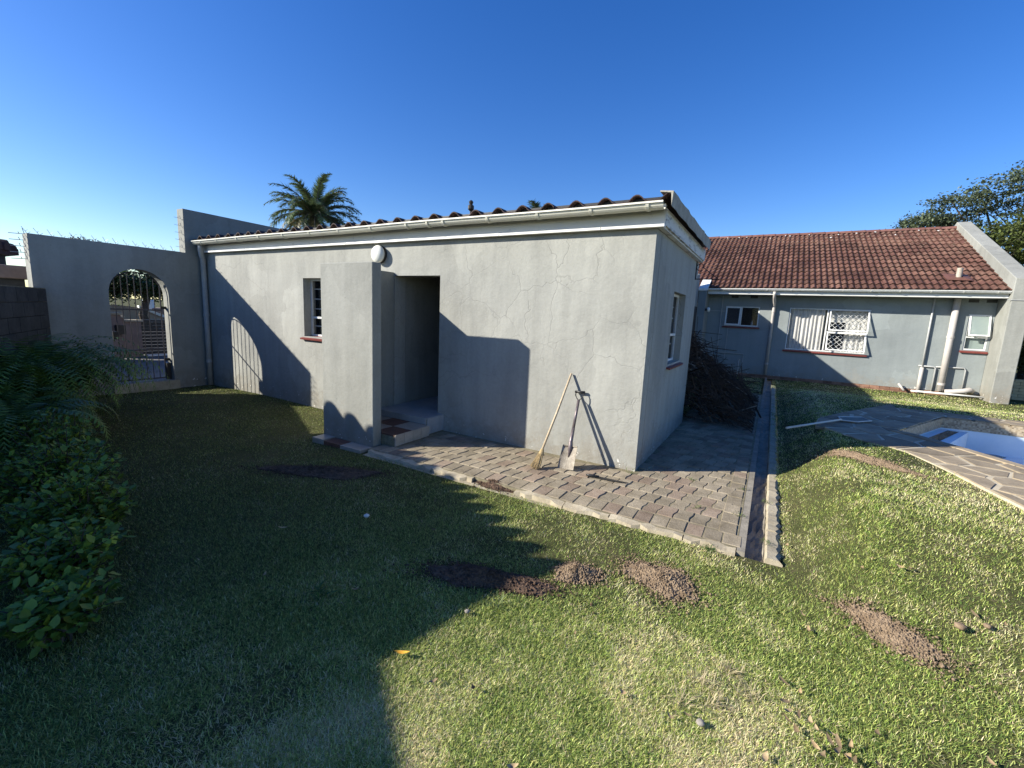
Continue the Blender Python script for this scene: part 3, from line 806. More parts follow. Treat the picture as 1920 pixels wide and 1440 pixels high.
# ------------------------------------------------------------------ gate wall at the left end
gw = thing("gate_wall", "tall grey plastered wall with an arched gateway left of the outbuilding", "wall", (-8.67, -1.2, -.1))
XA, XB = -8.56, -8.78
arch = []
yl, yr, zs, zt = -1.49, -.63, 1.58, 2.04
yc, ra = (yl + yr) / 2, (yr - yl) / 2
for i in range(21):
    a = math.pi - math.pi * i / 20
    arch.append((yc + ra * math.cos(a), zs + (zt - zs) * math.sin(a) ** .9 if math.sin(a) > 1e-9 else zs))
top = [(-2.37, 2.42), (-.31, 2.425)]
mb = MB()
def face2(poly):
    """both faces of the wall for a convex yz polygon"""
    mb.add([(XA, *p) for p in poly], [tuple(range(len(poly)))]); mb.add([(XB, *p) for p in poly], [tuple(reversed(range(len(poly))))])
def side(p, q): mb.add([(XA, *p), (XA, *q), (XB, *q), (XB, *p)], [(0, 1, 2, 3)])
face2([(-2.37, -.3), (yl, -.3), (yl, zs), (yl, 2.42), (-2.37, 2.42)])
face2([(yr, -.3), (-.31, -.3), (-.31, 2.42), (yr, 2.42), (yr, zs)])
for a, b_ in zip(arch[:-1], arch[1:]):
    face2([a, b_, (b_[0], 2.42), (a[0], 2.42)]); side(a, b_)
face2([(yl, -.3), (yr, -.3), (yr, .05), (yl, .05)])
face2([(-.31, -.3), (3.2, -.3), (3.2, 3.18), (-.31, 3.21)])
side((yl, .05), (yr, .05)); side((yl, .05), (yl, zs)); side((yr, .05), (yr, zs))
side((-2.37, -.3), (-2.37, 2.42)); side((-2.37, 2.42), (-.31, 2.42)); side((-.31, 2.42), (-.31, 3.21)); side((-.31, 3.21), (3.2, 3.18)); side((3.2, -.3), (3.2, 3.18))
o = mb.build("wall_panel", M['wall_plain'], gw)
MB().box((-8.80, yl - .06, -.15), (-8.50, yr + .06, .046)).build("threshold", M['concrete'], gw)
# anti-climb spikes on the wall top
sp_me = MB().tube([(0, 0, 0), (.01, -.06, .095)], .0032, 5).tube([(0, .0, 0), (-.015, .04, .035)], .003, 5).tube([(.0, -.02, .03), (.045, -.01, .055)], .003, 5).mesh("spike", M['galv'])
yy = -2.34
while yy < -.36:
    inst("spike", sp_me, gw, (-8.66, yy, 2.42), random.uniform(-.3, .3)); yy += .135 + random.uniform(-.015, .015)
for zz in np.arange(2.52, 3.15, .13): inst("spike", sp_me, gw, (-8.66, -.312, zz), 0, None, (R(55), random.uniform(-.2, .2), 0))
for zz in np.arange(2.05, 2.42, .09): inst("spike", sp_me, gw, (-8.66, -2.372, zz), 0, None, (R(60), random.uniform(-.2, .2), 0), ).scale = (1.5, 1.5, 1.5)
MB().tube([(-8.66, -2.36, 2.425), (-8.66, -.33, 2.43)], .004, 5).build("spike_rail", M['galv'], gw)
# the barred gate
gate = thing("barred_gate", "slim dark metal gate with vertical bars inside the archway", "gate", (-8.72, -1.06, .05))
gy0, gy1, xg = yl + .035, yr - .075, -8.715
def arch_z(y_): 
    c = max(-1, min(1, (y_ - yc) / ra)); return zs + (zt - zs) * math.sqrt(max(0, 1 - c * c)) - .05
for i in range(9):
    y_ = gy0 + (gy1 - gy0) * i / 8
    MB().tube([(xg, y_, .08), (xg, y_, arch_z(y_))], .0075 if i % 8 else .012, 6).build("bar", M['gate'], gate)
for zz in (.085, .62, 1.34): MB().box((xg - .006, gy0, zz - .012), (xg + .006, gy1, zz + .012)).build("rail", M['gate'], gate)
MB().tube([(xg, y_, arch_z(y_)) for y_ in np.linspace(gy0, gy1, 17)], .011, 6).build("arched_top_rail", M['gate'], gate)
MB().box((-8.75, gy0 + .02, .82), (-8.69, gy0 + .07, .96)).build("lock_box", M['dark_metal'], gate)
for zz in (.4, 1.36): MB().box((-8.735, gy1 + .0, zz), (-8.70, yr - .004, zz + .05)).build("hinge", M['dark_metal'], gate)
MB().box((-8.74, yr - .07, .055), (-8.66, yr - .005, .36)).build("gate_post", M['dark_metal'], gate)

# ------------------------------------------------------------------ the house
HY = 11.66
house = thing("house", "grey single-storey house with brown tiled roof beyond the pool", "house", (2.5, 14, -.1))
BW = (1.46, 3.45, .866, 2.14); LW = (-.335, .65, 1.51, 2.14); SWN = (5.48, 5.93, 1.16, 2.10)
grid_wall([-1.095, 5.975], [0, 2.62], [BW, LW, SWN], lambda u, v_, w: (u, HY - w, v_), 0, -.24).build("front_wall", M['house_wall'], house)
# plinth of bricks under the plaster
MB().box((-1.09, HY + .03, -.3), (5.97, HY + .2, -.001)).build("plinth_core", M['joint'], house)
brm = MB().box((-.108, -.05, -.034), (.108, .05, .034)).mesh("brick", M['brick'])
xb_ = .3; 
for r_ in range(2):
    xb_ = .2 + r_ * .11
    while xb_ < 5.3:
        inst("brick", brm, house, (xb_, HY + .045 + random.uniform(-.006, .006), -.038 - r_ * .075)); xb_ += .225
# gable/buttress parapet at the right end
MB().prism([(10.95, -.25), (10.95, 2.96), (11.02, 2.99), (16.3, 5.28), (21.5, 3.0), (21.5, -.25)], 5.98, 6.33, 'x').build("parapet_wall", M['wall_plain'], house, bevel=.015)
# far gable and back
MB().box((-9, 21.2, -.2), (5.97, 21.45, 2.6)).build("back_wall", M['house_wall'], house)
# fin wall with sloping cap next to the small window
MB().prism([(10.82, -.25), (10.82, 2.56), (11.655, 2.95), (11.655, -.25)], -1.09, -.87, 'x').build("fin_wall", M['house_wall'], house)
MB().prism([(10.78, 2.57), (10.78, 2.64), (11.5, 2.98), (11.5, 2.91)], -1.10, -.84, 'x').build("fin_coping", M['white'], house)
# side wing running back towards the outbuilding
MB().prism([(2.95, -.25), (2.95, 2.74), (8.4, 2.74), (10.8, 3.08), (10.8, -.25)], -1.32, -1.10, 'x').build("wing_wall", M['house_wall'], house)
MB().box((-1.098, 9.7, .0), (-1.07, 10.65, 2.05)).build("wing_door", M['blockwall'], house)
# eave soffit, fascia, gutter
EY, EZ, RY, RZ = 11.02, 2.665, 16.3, 5.07
MB().box((-.86, 11.15, 2.50), (5.97, HY - .005, 2.52)).build("soffit", M['board'], house)
MB().box((-.86, 11.12, 2.49), (5.975, 11.148, 2.645)).build("fascia", M['board'], house)
hg = gutter_mesh(-.86, 5.97, 11.052, 2.655, .062, sag=.003).build("gutter", M['white'], house)
bme2 = bracket_mesh(.0625, .01, M['white'])
for xb in np.arange(-.45, 5.95, .62): inst("gutter_bracket", bme2, hg, (float(xb), 11.052, 2.655))
# roof deck (battens) and the far slope
sl = math.atan2(RZ - EZ, RY - EY); SLN = math.hypot(RY - EY, RZ - EZ)
rd = MB().add([(-9, EY + .05, EZ - .02), (5.978, EY + .05, EZ - .02), (5.978, RY, RZ - .045), (-9, RY, RZ - .045), (5.978, 21.6, 2.62), (-9, 21.6, 2.62)], [(0, 1, 2, 3), (3, 2, 4, 5)])
roof = rd.build("roof", M['annex_roof'], house)
# tiles: two rolls each
ROWS = 16; TW = .302; gauge = (SLN - .05) / ROWS; TL = gauge + .06
def tile_prof(u):      # u 0..1 across a tile, two S rolls
    p = (u * 2) % 1.0
    return .034 * math.sin(math.pi * min(1, p / .72)) ** 1.3 if p < .72 else -.010 * math.sin(math.pi * (p - .72) / .28)
def tile_data():
    vs = []; fs = []; S = 12
    for i in range(S + 1):
        u = i / S; h = tile_prof(u)
        vs += [((u - .5) * TW, 0, h - .030), ((u - .5) * TW, 0, h + .006), ((u - .5) * TW, TL, h - .034)]
    for i in range(S):
        a, b_ = 3 * i, 3 * i + 3
        fs += [(a, b_, b_ + 1, a + 1), (a + 1, b_ + 1, b_ + 2, a + 2)]
    fs += [(0, 1, 2), (3 * S, 3 * S + 2, 3 * S + 1)]
    return vs, fs
tv, tf = tile_data()
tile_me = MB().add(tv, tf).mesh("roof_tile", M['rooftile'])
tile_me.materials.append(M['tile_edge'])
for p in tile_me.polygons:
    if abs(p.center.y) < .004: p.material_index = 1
ts = []
for r_ in range(ROWS):
    s0 = r_ * gauge
    for c_ in range(34):
        xc = 5.83 - TW * c_
        if xc < -2.3: break
        ts.append((xc, EY + s0 * math.cos(sl), EZ + .022 + s0 * math.sin(sl), r_))
ts.sort(key=lambda t: (t[0] < -.95 and t[3] < 9, (t[0] - CAM.x) ** 2 + (t[1] - CAM.y) ** 2))
rest = MB(); Rm = Matrix.Rotation(sl, 3, 'X')
for k, t in enumerate(ts):
    if k < 300:
        o = inst("roof_tile", tile_me, roof, (t[0] + random.uniform(-.004, .004), t[1], t[2] + random.uniform(-.003, .003)), rot=(sl + random.uniform(-.008, .008), random.uniform(-.008, .008), random.uniform(-.01, .01)))
    else:
        rest.add([tuple(Rm @ Vector(v_) + Vector(t[:3])) for v_ in tv], tf)
tag(rest.build("upper_roof_tiles", M['rooftile'], roof), kind="stuff")
# ridge tiles
rv = []; rf = []
for i in range(9):
    a = math.pi * i / 8
    for xx, rr in ((0, .105), (.42, .115)): rv.append((xx, -rr * math.cos(a), rr * math.sin(a) * .85))
for i in range(8): rf.append((2 * i, 2 * i + 2, 2 * i + 3, 2 * i + 1))
rid = MB().add(rv, rf).add([(.415, y_ * 1.06, z_ * 1.06) for x_, y_, z_ in rv[1::2]] + [(.44, y_ * 1.02, z_ * 1.02) for x_, y_, z_ in rv[1::2]], [(i, i + 1, i + 10, i + 9) for i in range(8)]).mesh("ridge_tile", M['ridge'])
for i in range(20): inst("ridge_tile", rid, roof, (5.55 - i * .405, RY, RZ - .015 + random.uniform(-.004, .004)), rot=(0, 0, random.uniform(-.01, .01)))
# bird-lime and lichen streaks are mortar splashes on the ridge joints
for i in range(14):
    xx = 5.4 - i * .5 + random.uniform(-.2, .2); s_ = SLN - .28 - random.random() ** 2 * .8
    MB().box((xx, -.02, 0), (xx + random.uniform(.02, .05), .06, .006)).build("mortar_splash", M['white'], roof).matrix_basis = Matrix.Translation((0, EY + s_ * math.cos(sl), EZ + .065 + s_ * math.sin(sl))) @ Matrix.Rotation(sl, 4, 'X')
# vent pipe through the roof
vp = MB().tube([(5.15, 11.72, 2.90), (5.15, 11.72, 3.29)], .062, 14).build("vent_pipe", M['cream_tile'], house, smooth=False)
zf = lambda y_: EZ + (y_ - EY) * math.tan(sl) + .062
MB().add([(4.90, 11.55, zf(11.55)), (5.40, 11.50, zf(11.50)), (5.36, 11.92, zf(11.92)), (4.86, 12.0, zf(12.0)), (5.08, 11.64, zf(11.64) + .035), (5.22, 11.64, zf(11.64) + .035), (5.22, 11.80, zf(11.80) + .035), (5.08, 11.80, zf(11.80) + .035)], [(0, 1, 5, 4), (1, 2, 6, 5), (2, 3, 7, 6), (3, 0, 4, 7)]).build("vent_flashing", M['terracotta'], vp)
# windows of the house
hf = lambda u, v_, w: (u, HY - w, v_)
def sash(win, hinge, u0, u1, v0, v1, ang, gm, name="sash"):
    """top-hung sash standing open by ang; hinge at v1"""
    ca, sa = math.cos(ang), math.sin(ang)
    def P(u, d, t): # d distance below the hinge, t thickness outwards
        return (u, HY - .0 - (d * sa + t * ca) + .02, v1 - d * ca + t * sa)
    H_ = v1 - v0
    def bar(mb, ua, ub, da, db, th=.022):
        vs = [P(u, d, t) for t in (0, th) for u, d in ((ua, da), (ub, da), (ub, db), (ua, db))]
        mb.add(vs, [(0, 1, 2, 3), (7, 6, 5, 4), (0, 4, 5, 1), (1, 5, 6, 2), (2, 6, 7, 3), (3, 7, 4, 0)])
    mb = MB(); f_ = .035
    bar(mb, u0, u0 + f_, 0, H_); bar(mb, u1 - f_, u1, 0, H_); bar(mb, u0 + f_, u1 - f_, 0, f_); bar(mb, u0 + f_, u1 - f_, H_ - f_, H_)
    s_ = mb.build(name, M['steel_white'], win)
    g = MB(); g.add([P(u0 + f_, f_, .01), P(u1 - f_, f_, .01), P(u1 - f_, H_ - f_, .01), P(u0 + f_, H_ - f_, .01)], [(0, 1, 2, 3)]); g.build("sash_pane", M[gm], win)
    return s_
def diamonds(win, u0, u1, v0, v1, step, wy):
    mb = MB(); W_, H_ = u1 - u0, v1 - v0
    for sgn in (1, -1):
        k = -H_
        while k < W_ + H_:
            # line u = u0 + k + sgn*(v-v0) clipped
            pts = []
            for vv in np.linspace(v0, v1, 41):
                uu = u0 + k + (vv - v0 if sgn > 0 else v1 - vv)
                if u0 <= uu <= u1: pts.append((uu, vv))
            if len(pts) > 2: mb.tube([(pts[0][0], wy, pts[0][1]), (pts[-1][0], wy, pts[-1][1])], .0065, 4)
            k += step
    return mb.build("burglar_mesh", M['steel_white'], win)
def curtain(win, u0, u1, v0, v1, y_, mat, folds, amp):
    mb = MB(); n_ = folds * 8; vs = []; fs = []
    for i in range(n_ + 1):
        u = u0 + (u1 - u0) * i / n_; a = 2 * math.pi * folds * i / n_
        for v_, k in ((v0, 1.2), ((v0 + v1) / 2, 1.0), (v1, .7)):
            vs.append((u + .012 * math.sin(a * .5 + v_), y_ + amp * k * math.sin(a + .6 * math.sin(a * .37)), v_))
    for i in range(n_):
        for q in range(2): fs.append((3 * i + q, 3 * i + q + 1, 3 * i + q + 4, 3 * i + q + 3))
    return mb.add(vs, fs).build("curtain", M[mat], win, smooth=True)
w = steel_window(house, *BW, hf, .02, [], mull=[2.44], pane=(1.495, 2.42))
MB().prism([(HY - .06, .83), (HY + .05, .87), (HY + .05, .83), (HY - .055, .80)], 1.41, 3.50, 'x').build("sill", M['sill'], w)
curtain(w, 1.50, 2.40, .90, 2.12, HY + .13, 'curtain', 9, .022)
curtain(w, 2.9, 3.42, .90, 1.75, HY + .15, 'lace', 4, .02)
MB().box((2.5, HY + .20, 1.75), (3.42, HY + .21, 2.12)).build("curtain", M['lace'], w)
sash(w, 0, 2.48, 3.42, 1.47, 2.12, R(17), 'glass'); sash(w, 0, 2.48, 3.42, .90, 1.45, R(17), 'glass')
diamonds(w, 2.49, 3.41, 1.49, 2.1, .135, HY + .085); diamonds(w, 2.49, 3.41, .9, 1.44, .135, HY + .085)
k = MB().box((2.47, HY + .02, 1.445), (3.42, HY + .05, 1.475)); k.build("transom", M['steel_white'], w)
w = steel_window(house, *LW, hf, .03, [], mull=[.14], pane=(.16, .615))
MB().prism([(HY - .05, 1.475), (HY + .05, 1.51), (HY + .05, 1.475), (HY - .045, 1.445)], -.38, .70, 'x').build("sill", M['sill'], w)
sash(w, 0, -.31, .12, 1.535, 2.115, R(7), 'glass')
w = steel_window(house, *SWN, hf, .02, [], transom=1.50, pane=(5.52, 5.6))
MB().prism([(HY - .06, 1.12), (HY + .05, 1.16), (HY + .05, 1.12), (HY - .055, 1.085)], 5.43, 5.965, 'x').build("sill", M['sill'], w)
sash(w, 0, 5.50, 5.91, 1.515, 2.08, R(15), 'frost'); diamonds(w, 5.52, 5.9, 1.53, 2.07, .13, HY + .06)
MB().box((5.5, HY + .10, 1.18), (5.91, HY + .105, 2.08)).build("frosted_pane", M['frost'], w)
# dark rooms behind
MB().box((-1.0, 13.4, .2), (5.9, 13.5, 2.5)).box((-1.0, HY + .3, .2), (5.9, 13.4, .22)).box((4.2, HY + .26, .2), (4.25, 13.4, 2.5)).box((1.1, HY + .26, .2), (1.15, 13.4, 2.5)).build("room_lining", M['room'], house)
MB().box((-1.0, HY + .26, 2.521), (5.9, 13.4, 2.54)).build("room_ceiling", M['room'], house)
bt = MB().tube([(.47, HY + .16, 1.52), (.47, HY + .16, 1.64), (.47, HY + .16, 1.66), (.47, HY + .16, 1.70)], [.028, .028, .013, .012], 12)
MB().box((-.33, HY + .10, 1.48), (.645, HY + .26, 1.512)).build("inner_sill", M['white'], w)
tag(bt.build("bottle", M['white_tile'], smooth=True), "small pale bottle standing inside the house's small left window", "bottle")
# pipes on the house wall
dpo = MB().tube([(1.0, 11.06, 2.58), (1.0, 11.07, 2.50), (1.01, 11.20, 2.38), (1.03, HY - .10, 2.20), (1.03, HY - .075, 2.10), (1.03, HY - .075, 0.02)], .042, 12).build("downpipe", M['housepipe'], house, smooth=True)
for zz in (.35, 1.2, 1.98): MB().tube([(1.03, HY - .075, zz), (1.03, HY - .075, zz + .05)], .049, 12).build("pipe_socket", M['housepipe'], dpo)
sp_ = MB().tube([(5.18, HY - .10, 2.50), (5.18, HY - .10, .02)], .072, 16).build("soil_pipe", M['housepipe'], house, smooth=True)
for zz in (1.45, .18): MB().tube([(5.18, HY - .10, zz), (5.18, HY - .10, zz + .06)], .082, 16).build("pipe_socket", M['housepipe'], sp_)
MB().tube([(5.26, HY - .16, .02), (5.40, HY - .2, .04), (5.6, HY - .22, .08), (5.72, HY - .2, .12), (5.78, HY - .12, .10), (5.78, HY - .05, .02)], [.06, .062, .066, .07, .07, .06], 12).build("ground_bend", M['housepipe'], sp_, smooth=True)
tp = MB().tube([(4.74, HY - .05, 2.50), (4.74, HY - .05, .62)], .022, 10).build("waste_pipe", M['pvc'], house, smooth=True)
MB().tube([(4.74, HY - .06, .62), (4.74, HY - .06, -.08)], .045, 12).build("lower_waste_pipe", M['housepipe'], tp, smooth=True)
MB().tube([(4.66, HY - .04, .66), (4.98, HY - .04, .655), (5.02, HY - .04, .62), (5.02, HY - .04, .0)], .02, 8).tube([(5.02, HY - .04, .66), (5.58, HY - .04, .68), (5.62, HY - .04, .62), (5.62, HY - .04, .12)], .016, 8).build("cross_pipe", M['pvc'], tp, smooth=True)
MB().tube([(4.55, HY - .26, -.03), (6.06, HY - .34, -.02)], .024, 8).build("white_ground_pipe", M['white'], house, smooth=True)
MB().tube([(4.30, HY - .10, .12), (4.42, HY - .2, -.05)], .03, 8).build("loose_pipe_stub", M['housepipe'], house, smooth=True)
for xv in (5.52, 5.86, -.1, .45): 
    vb = MB().box((xv - .10, HY - .004, 2.40), (xv + .10, HY + .0, 2.48)).build("air_brick", M['blockwall'], house)
MB().tube([(5.9, 10.94, 2.44), (6.2, 10.935, 2.435), (6.6, 10.94, 2.45), (9, 11.2, 2.6)], .008, 5).build("cable", M['pvc'], house)
MB().tube([(-.80, HY - .02, 1.98), (-.34, HY - .02, 1.97)], .008, 6).build("conduit", M['pvc'], house)
MB().tube([(-.45, HY - .02, 2.5), (-.45, HY - .02, .1)], .012, 6).tube([(-.2, HY - .02, 1.5), (-.2, HY - .02, .4)], .008, 6).tube([(-.4, HY - .03, .62), (.35, HY - .03, .62), (.35, HY - .03, .35)], .012, 6).build("water_pipe", M['pvc'], house)
lm = thing("wall_lamp", "small round white lamp on the fin wall beside the house's left window", "lamp", (-.86, 10.9, 1.98))
MB().tube([(-.87, 10.95, 1.98), (-.80, 10.95, 1.98)], .04, 10).build("lamp_base", M['dark_metal'], lm)
mb = MB(); mb.tube([(-.80, 10.95, 1.98), (-.76, 10.95, 1.98), (-.73, 10.95, 1.98), (-.72, 10.95, 1.98)], [.075, .08, .06, .02], 14).build("lamp_globe", M['globe'], lm, smooth=True)
# garden tap
tpp = MB().tube([(.25, HY - .35, -.08), (.25, HY - .35, .42)], .016, 8).tube([(.25, HY - .35, .40), (.25, HY - .46, .40), (.25, HY - .48, .34)], .016, 8).tube([(.25, HY - .35, .42), (.25, HY - .35, .47)], .03, 8)
tag(tpp.build("garden_tap", M['galv']), "small grey standpipe tap by the house wall behind the brushwood", "tap")

# yellow brick garden wall beyond the parapet
yb = thing("brick_garden_wall", "low yellow brick wall beyond the right end of the house", "wall", (7.2, 12.3, -.1))
ybm = MB().box((-.106, -.05, -.035), (.106, .05, .035)).mesh("brick", M['yellow_brick'])
MB().box((6.34, 12.315, -.2), (9.2, 12.40, .44)).build("wall_core", M['mortar'], yb)
for r_ in range(7):
    for c_ in range(13): inst("brick", ybm, yb, (6.45 + c_ * .222 + (r_ % 2) * .11, 12.30, -.06 + r_ * .079))

# ------------------------------------------------------------------ left boundary: block wall and neighbour's outhouse (throws the lawn into shade)
A = Vector((-8.38, -2.30)); B = Vector((-3.35, -4.79)); d = (B - A).normalized(); nn = Vector((d.y, -d.x))
if nn.y > 0: nn = -nn
bw = thing("boundary_wall", "rough dark block boundary wall behind the ferns on the left", "wall", (-5.8, -3.6, -.1))
core = [A - d * .16 + nn * .02, B + nn * .02, B + nn * .18, A - d * .13 + nn * .18]
MB().prism([tuple(p) for p in core], -.2, 1.63).build("wall_core", M['joint'], bw)
blk = MB().box((-.196, -.02, -.093), (.196, .02, .093)).mesh("block", M['blockwall'])
ang = math.atan2(d.y, d.x)
for r_ in range(9):
    for c_ in range(14):
        p = A + d * (.2 + c_ * .402 + (r_ % 2) * .2)
        if c_ == 0 and r_ % 2: inst("block", blk, bw, (*(A + d * .1), -.02 + r_ * .193), ang, (.49, 1, 1))
        if (p - A).length > (B - A).length - .1: continue
        inst("block", blk, bw, (p.x, p.y, -.02 + r_ * .193), ang + random.uniform(-.006, .006))
oh = thing("neighbour_outhouse", "neighbour's dark shed with a tiled roof edge at the far left", "shed", (-5, -5.2, 0))
P0 = Vector((-6.80, -2.95)); P1 = Vector((-3.43, -4.70)); P2 = Vector((-3.66, -5.78)); P3 = Vector((-7.3, -5.5)); 
e = (P1 - P0).normalized(); ne = Vector((e.y, -e.x)); ne = ne if ne.y < 0 else -ne
P2b = Vector((-2.4, -6.72)); P2c = Vector((-2.7, -9.5)); P3 = Vector((-9.5, -9.5)); P4 = Vector((-8.2, -4.6))
wl = [P0 + ne * .28 + e * .1, P1 + ne * .3 - e * .15, P2 + Vector((-.15, .1)), P2b + Vector((-.2, 0)), P2c, P3, P4]
MB().prism([tuple(p) for p in wl], -.2, 1.98).build("shed_wall", M['blockwall'], oh)
MB().prism([tuple(p) for p in (P0, P1, P2, P2b, P2c, P3, P4)], 1.98, 2.03).build("roof", M['annex_roof'], oh)
L_ = (P1 - P0).length; k_ = int(L_ / .24)
hr = MB()
cap = MB()
for i in range(9):
    pass
tl = []; tfs = []
for i in range(9):
    a = math.pi * i / 8
    for yy_ in (-.02, .45): tl.append((-.095 * math.cos(a), yy_, .12 * math.sin(a) + (.005 if yy_ < 0 else .05)))
for i in range(8): tfs.append((2 * i, 2 * i + 2, 2 * i + 3, 2 * i + 1))
tfs.append(tuple(2 * i for i in range(9)))
ct = MB().add(tl, tfs).mesh("eave_tile", M['annex_roof'])
ct0 = MB().add([(x_, y_, z_ * .8) for x_, y_, z_ in tl], tfs).mesh("eave_tile", M['annex_roof'])
a_ = math.atan2(ne.y, ne.x) - math.pi / 2
for i in range(k_ + 1):
    p = P0 + e * (i * .245 + .05)
    if (p - P0).length < L_ - .05: inst("eave_tile", ct, oh, (p.x, p.y, 2.025), a_)
nh = thing("neighbour_house", "dark neighbouring house with tiled roof edge at the far left edge", "house", (-13, -4, -.1))
MB().box((-16, -7, -.2), (-12.3, -1.85, 2.28)).build("wall", M['blockwall'], nh)
MB().prism([(-16.4, 2.28), (-12.15, 2.28), (-12.15, 2.40), (-16.4, 2.95)], -7.2, -1.69, 'y').build("roof", M['annex_roof'], nh)
for i in range(12): inst("eave_tile", ct0, nh, (-12.16, -1.8 - i * .2, 2.40), math.pi / 2)
# pinkish pillar seen above the block wall
pp = thing("brick_pillar", "reddish capped pillar rising behind the block wall at the far left", "pillar", (-9.6, -2.75, -.1))
MB().box((-9.72, -2.74, -.2), (-9.5, -2.24, 1.76)).build("shaft", M['blockwall'], pp)
MB().box((-9.80, -2.80, 1.76), (-9.42, -2.16, 1.97)).build("cap", M['pink_wall'], pp, bevel=.02)

# ------------------------------------------------------------------ what shows through the archway
tag(MB().box((-30, -6, -.08), (-8.82, 9, -.045)).build("driveway", M['drive']), kind="structure")
g1 = thing("front_boundary_wall", "pinkish stepped boundary wall seen through the barred gate", "wall", (-12.5, .1, -.05))
MB().box((-13.4, -1.2, -.045), (-13.1, .16, 1.1)).box((-14.1, .16, -.045), (-13.8, .45, 1.0)).box((-14.1, .45, -.045), (-13.8, .82, .9)).build("wall_panel", M['pink_wall'], g1)
MB().box((-13.45, -1.25, 1.105), (-13.05, .2, 1.16)).box((-14.15, .16, 1.005), (-13.75, .47, 1.05)).box((-14.15, .45, .905), (-13.75, .86, .95)).build("coping", M['concrete'], g1)
MB().box((-13.095, .02, .62), (-12.98, .20, .85)).build("letter_box", M['dark_metal'], g1)
g2 = thing("driveway_gate", "black sliding driveway gate seen through the barred gate", "gate", (-14, 1.3, -.05))
for i in range(10): MB().box((-14.02, .84, -.01 + i * .09), (-13.98, 2.4, .072 + i * .09)).build("slat", M['black'], g2)
MB().box((-14.06, .83, .90), (-13.94, 2.4, .95)).build("top_rail", M['black'], g2)
MB().box((-13.95, .9, -.044), (-13.75, 2.4, -.01)).build("track", M['white'], g2)
g3 = thing("far_house", "beige gabled house across the road seen through the barred gate", "house", (-28, 5, -.1))
MB().prism([(2.0, -.2), (2.0, 1.05), (4.9, 1.15), (5.98, 1.02), (7.0, .55), (7.0, -.2)], -30, -28, 'x').build("gable_wall", M['beige'], g3)
MB().prism([(5.9, 1.0), (5.9, 1.14), (7.0, .66), (7.0, .52)], -28.1, -27.85, 'x').build("barge_board", M['white'], g3)
MB().prism([(7.0, -.2), (7.0, 1.0), (9.5, 1.0), (9.5, -.2)], -31, -29, 'x').build("side_roof", M['pink_wall'], g3)
tk = thing("water_tank", "pale water tank above the far roof seen through the gate", "tank", (-28.5, 6.7, 1.0))
MB().tube([(-29.5, 6.95, .6), (-29.5, 6.95, 1.42), (-29.5, 6.95, 1.5)], [.28, .28, .12], 14).build("drum", M['pool'], tk)

# ------------------------------------------------------------------ tools
br_ = thing("straw_broom", "straw broom with a pale wooden handle leaning on the cracked wall", "broom", (-.86, -.62, PZ))
hb = Vector((-.875, -.50, .13)); ht = Vector((-.79, -.018, .935))
MB().tube([hb, hb.lerp(ht, .5) + Vector((.004, 0, -.004)), ht], [.0125, .013, .0115], 10).build("handle", M['wood'], br_, smooth=True)
MB().tube([hb + Vector((0, 0, -.02)), hb + Vector((.004, .02, .03))], [.03, .017], 10).build("binding", M['bristle'], br_)
mb = MB(); dax = (hb - ht).normalized()
for i in range(150):
    a = random.uniform(0, 2 * math.pi); r_ = random.random() ** .5
    sx_ = Vector((math.cos(a), 0, 0)) * r_ + Vector((0, math.sin(a), 0)) * r_ * .6
    p0 = hb + sx_ * .022; p1 = hb + dax * .10 + sx_ * .045; p2 = Vector((hb.x - .012 + sx_.x * .055, hb.y - .105 + sx_.y * .045, PZ + .004 + random.uniform(0, .03)))
    mb.tube([p0, p1, p2], [.003, .003, .0022], 4)
tag(mb.build("bristles", M['bristle'], br_), kind="stuff")

sp = thing("spade", "square-bladed spade with a black D-grip leaning on the cracked wall", "spade", (-.62, -.40, PZ))
bl0 = Vector((-.62, -.415, PZ + .004)); gt = Vector((-.668, -.03, .742)); ax = (gt - bl0).normalized(); rt = Vector((1, 0, 0)); rt = (rt - ax * rt.dot(ax)).normalized(); nr = rt.cross(ax); nr = -nr if nr.y > 0 else nr
vs = []; fs = []; NU, NV = 8, 6
BLH = .25
for s_ in (0, 1):
    for j in range(NV + 1):
        for i in range(NU + 1):
            u = i / NU * 2 - 1; t = j / NV
            p = bl0 + ax * (BLH * t) + rt * (u * (.083 + .006 * (1 - t))) - nr * (.022 * (1 - u * u)) + nr * (.018 * (1 - t)) + nr * (-.004 * s_)
            vs.append(tuple(p))
q = (NU + 1) * (NV + 1)
for s_ in (0, 1):
    for j in range(NV):
        for i in range(NU):
            a = s_ * q + j * (NU + 1) + i; fs.append((a, a + 1, a + NU + 2, a + NU + 1))
for i in range(NU):
    fs.append((i, i + 1, q + i + 1, q + i)); a = NV * (NU + 1) + i; fs.append((a, a + 1, q + a + 1, q + a))
for j in range(NV):
    a = j * (NU + 1); fs.append((a, a + NU + 1, q + a + NU + 1, q + a)); a += NU; fs.append((a, a + NU + 1, q + a + NU + 1, q + a))
MB().add(vs, fs).build("blade", M['blade'], sp, smooth=False)
tb = bl0 + ax * BLH
MB().box((0, 0, 0), (0, 0, 0)); 
for sgn in (-1, 1):
    a0 = tb + rt * (.03 * sgn); a1 = tb + rt * (.083 * sgn)
    MB().tube([a0 + nr * -.012, a1], .006, 6).build("tread", M['blade'], sp)
MB().tube([tb - ax * .12 - nr * .016, tb - nr * .014, tb + ax * .05, tb + ax * .20], [.008, .026, .021, .018], 10).build("socket", M['shaft'], sp, smooth=True)
MB().tube([tb + ax * .19, gt - ax * .09], [.0165, .0155], 10).build("shaft", M['shaft'], sp, smooth=True)
yk = gt - ax * .10
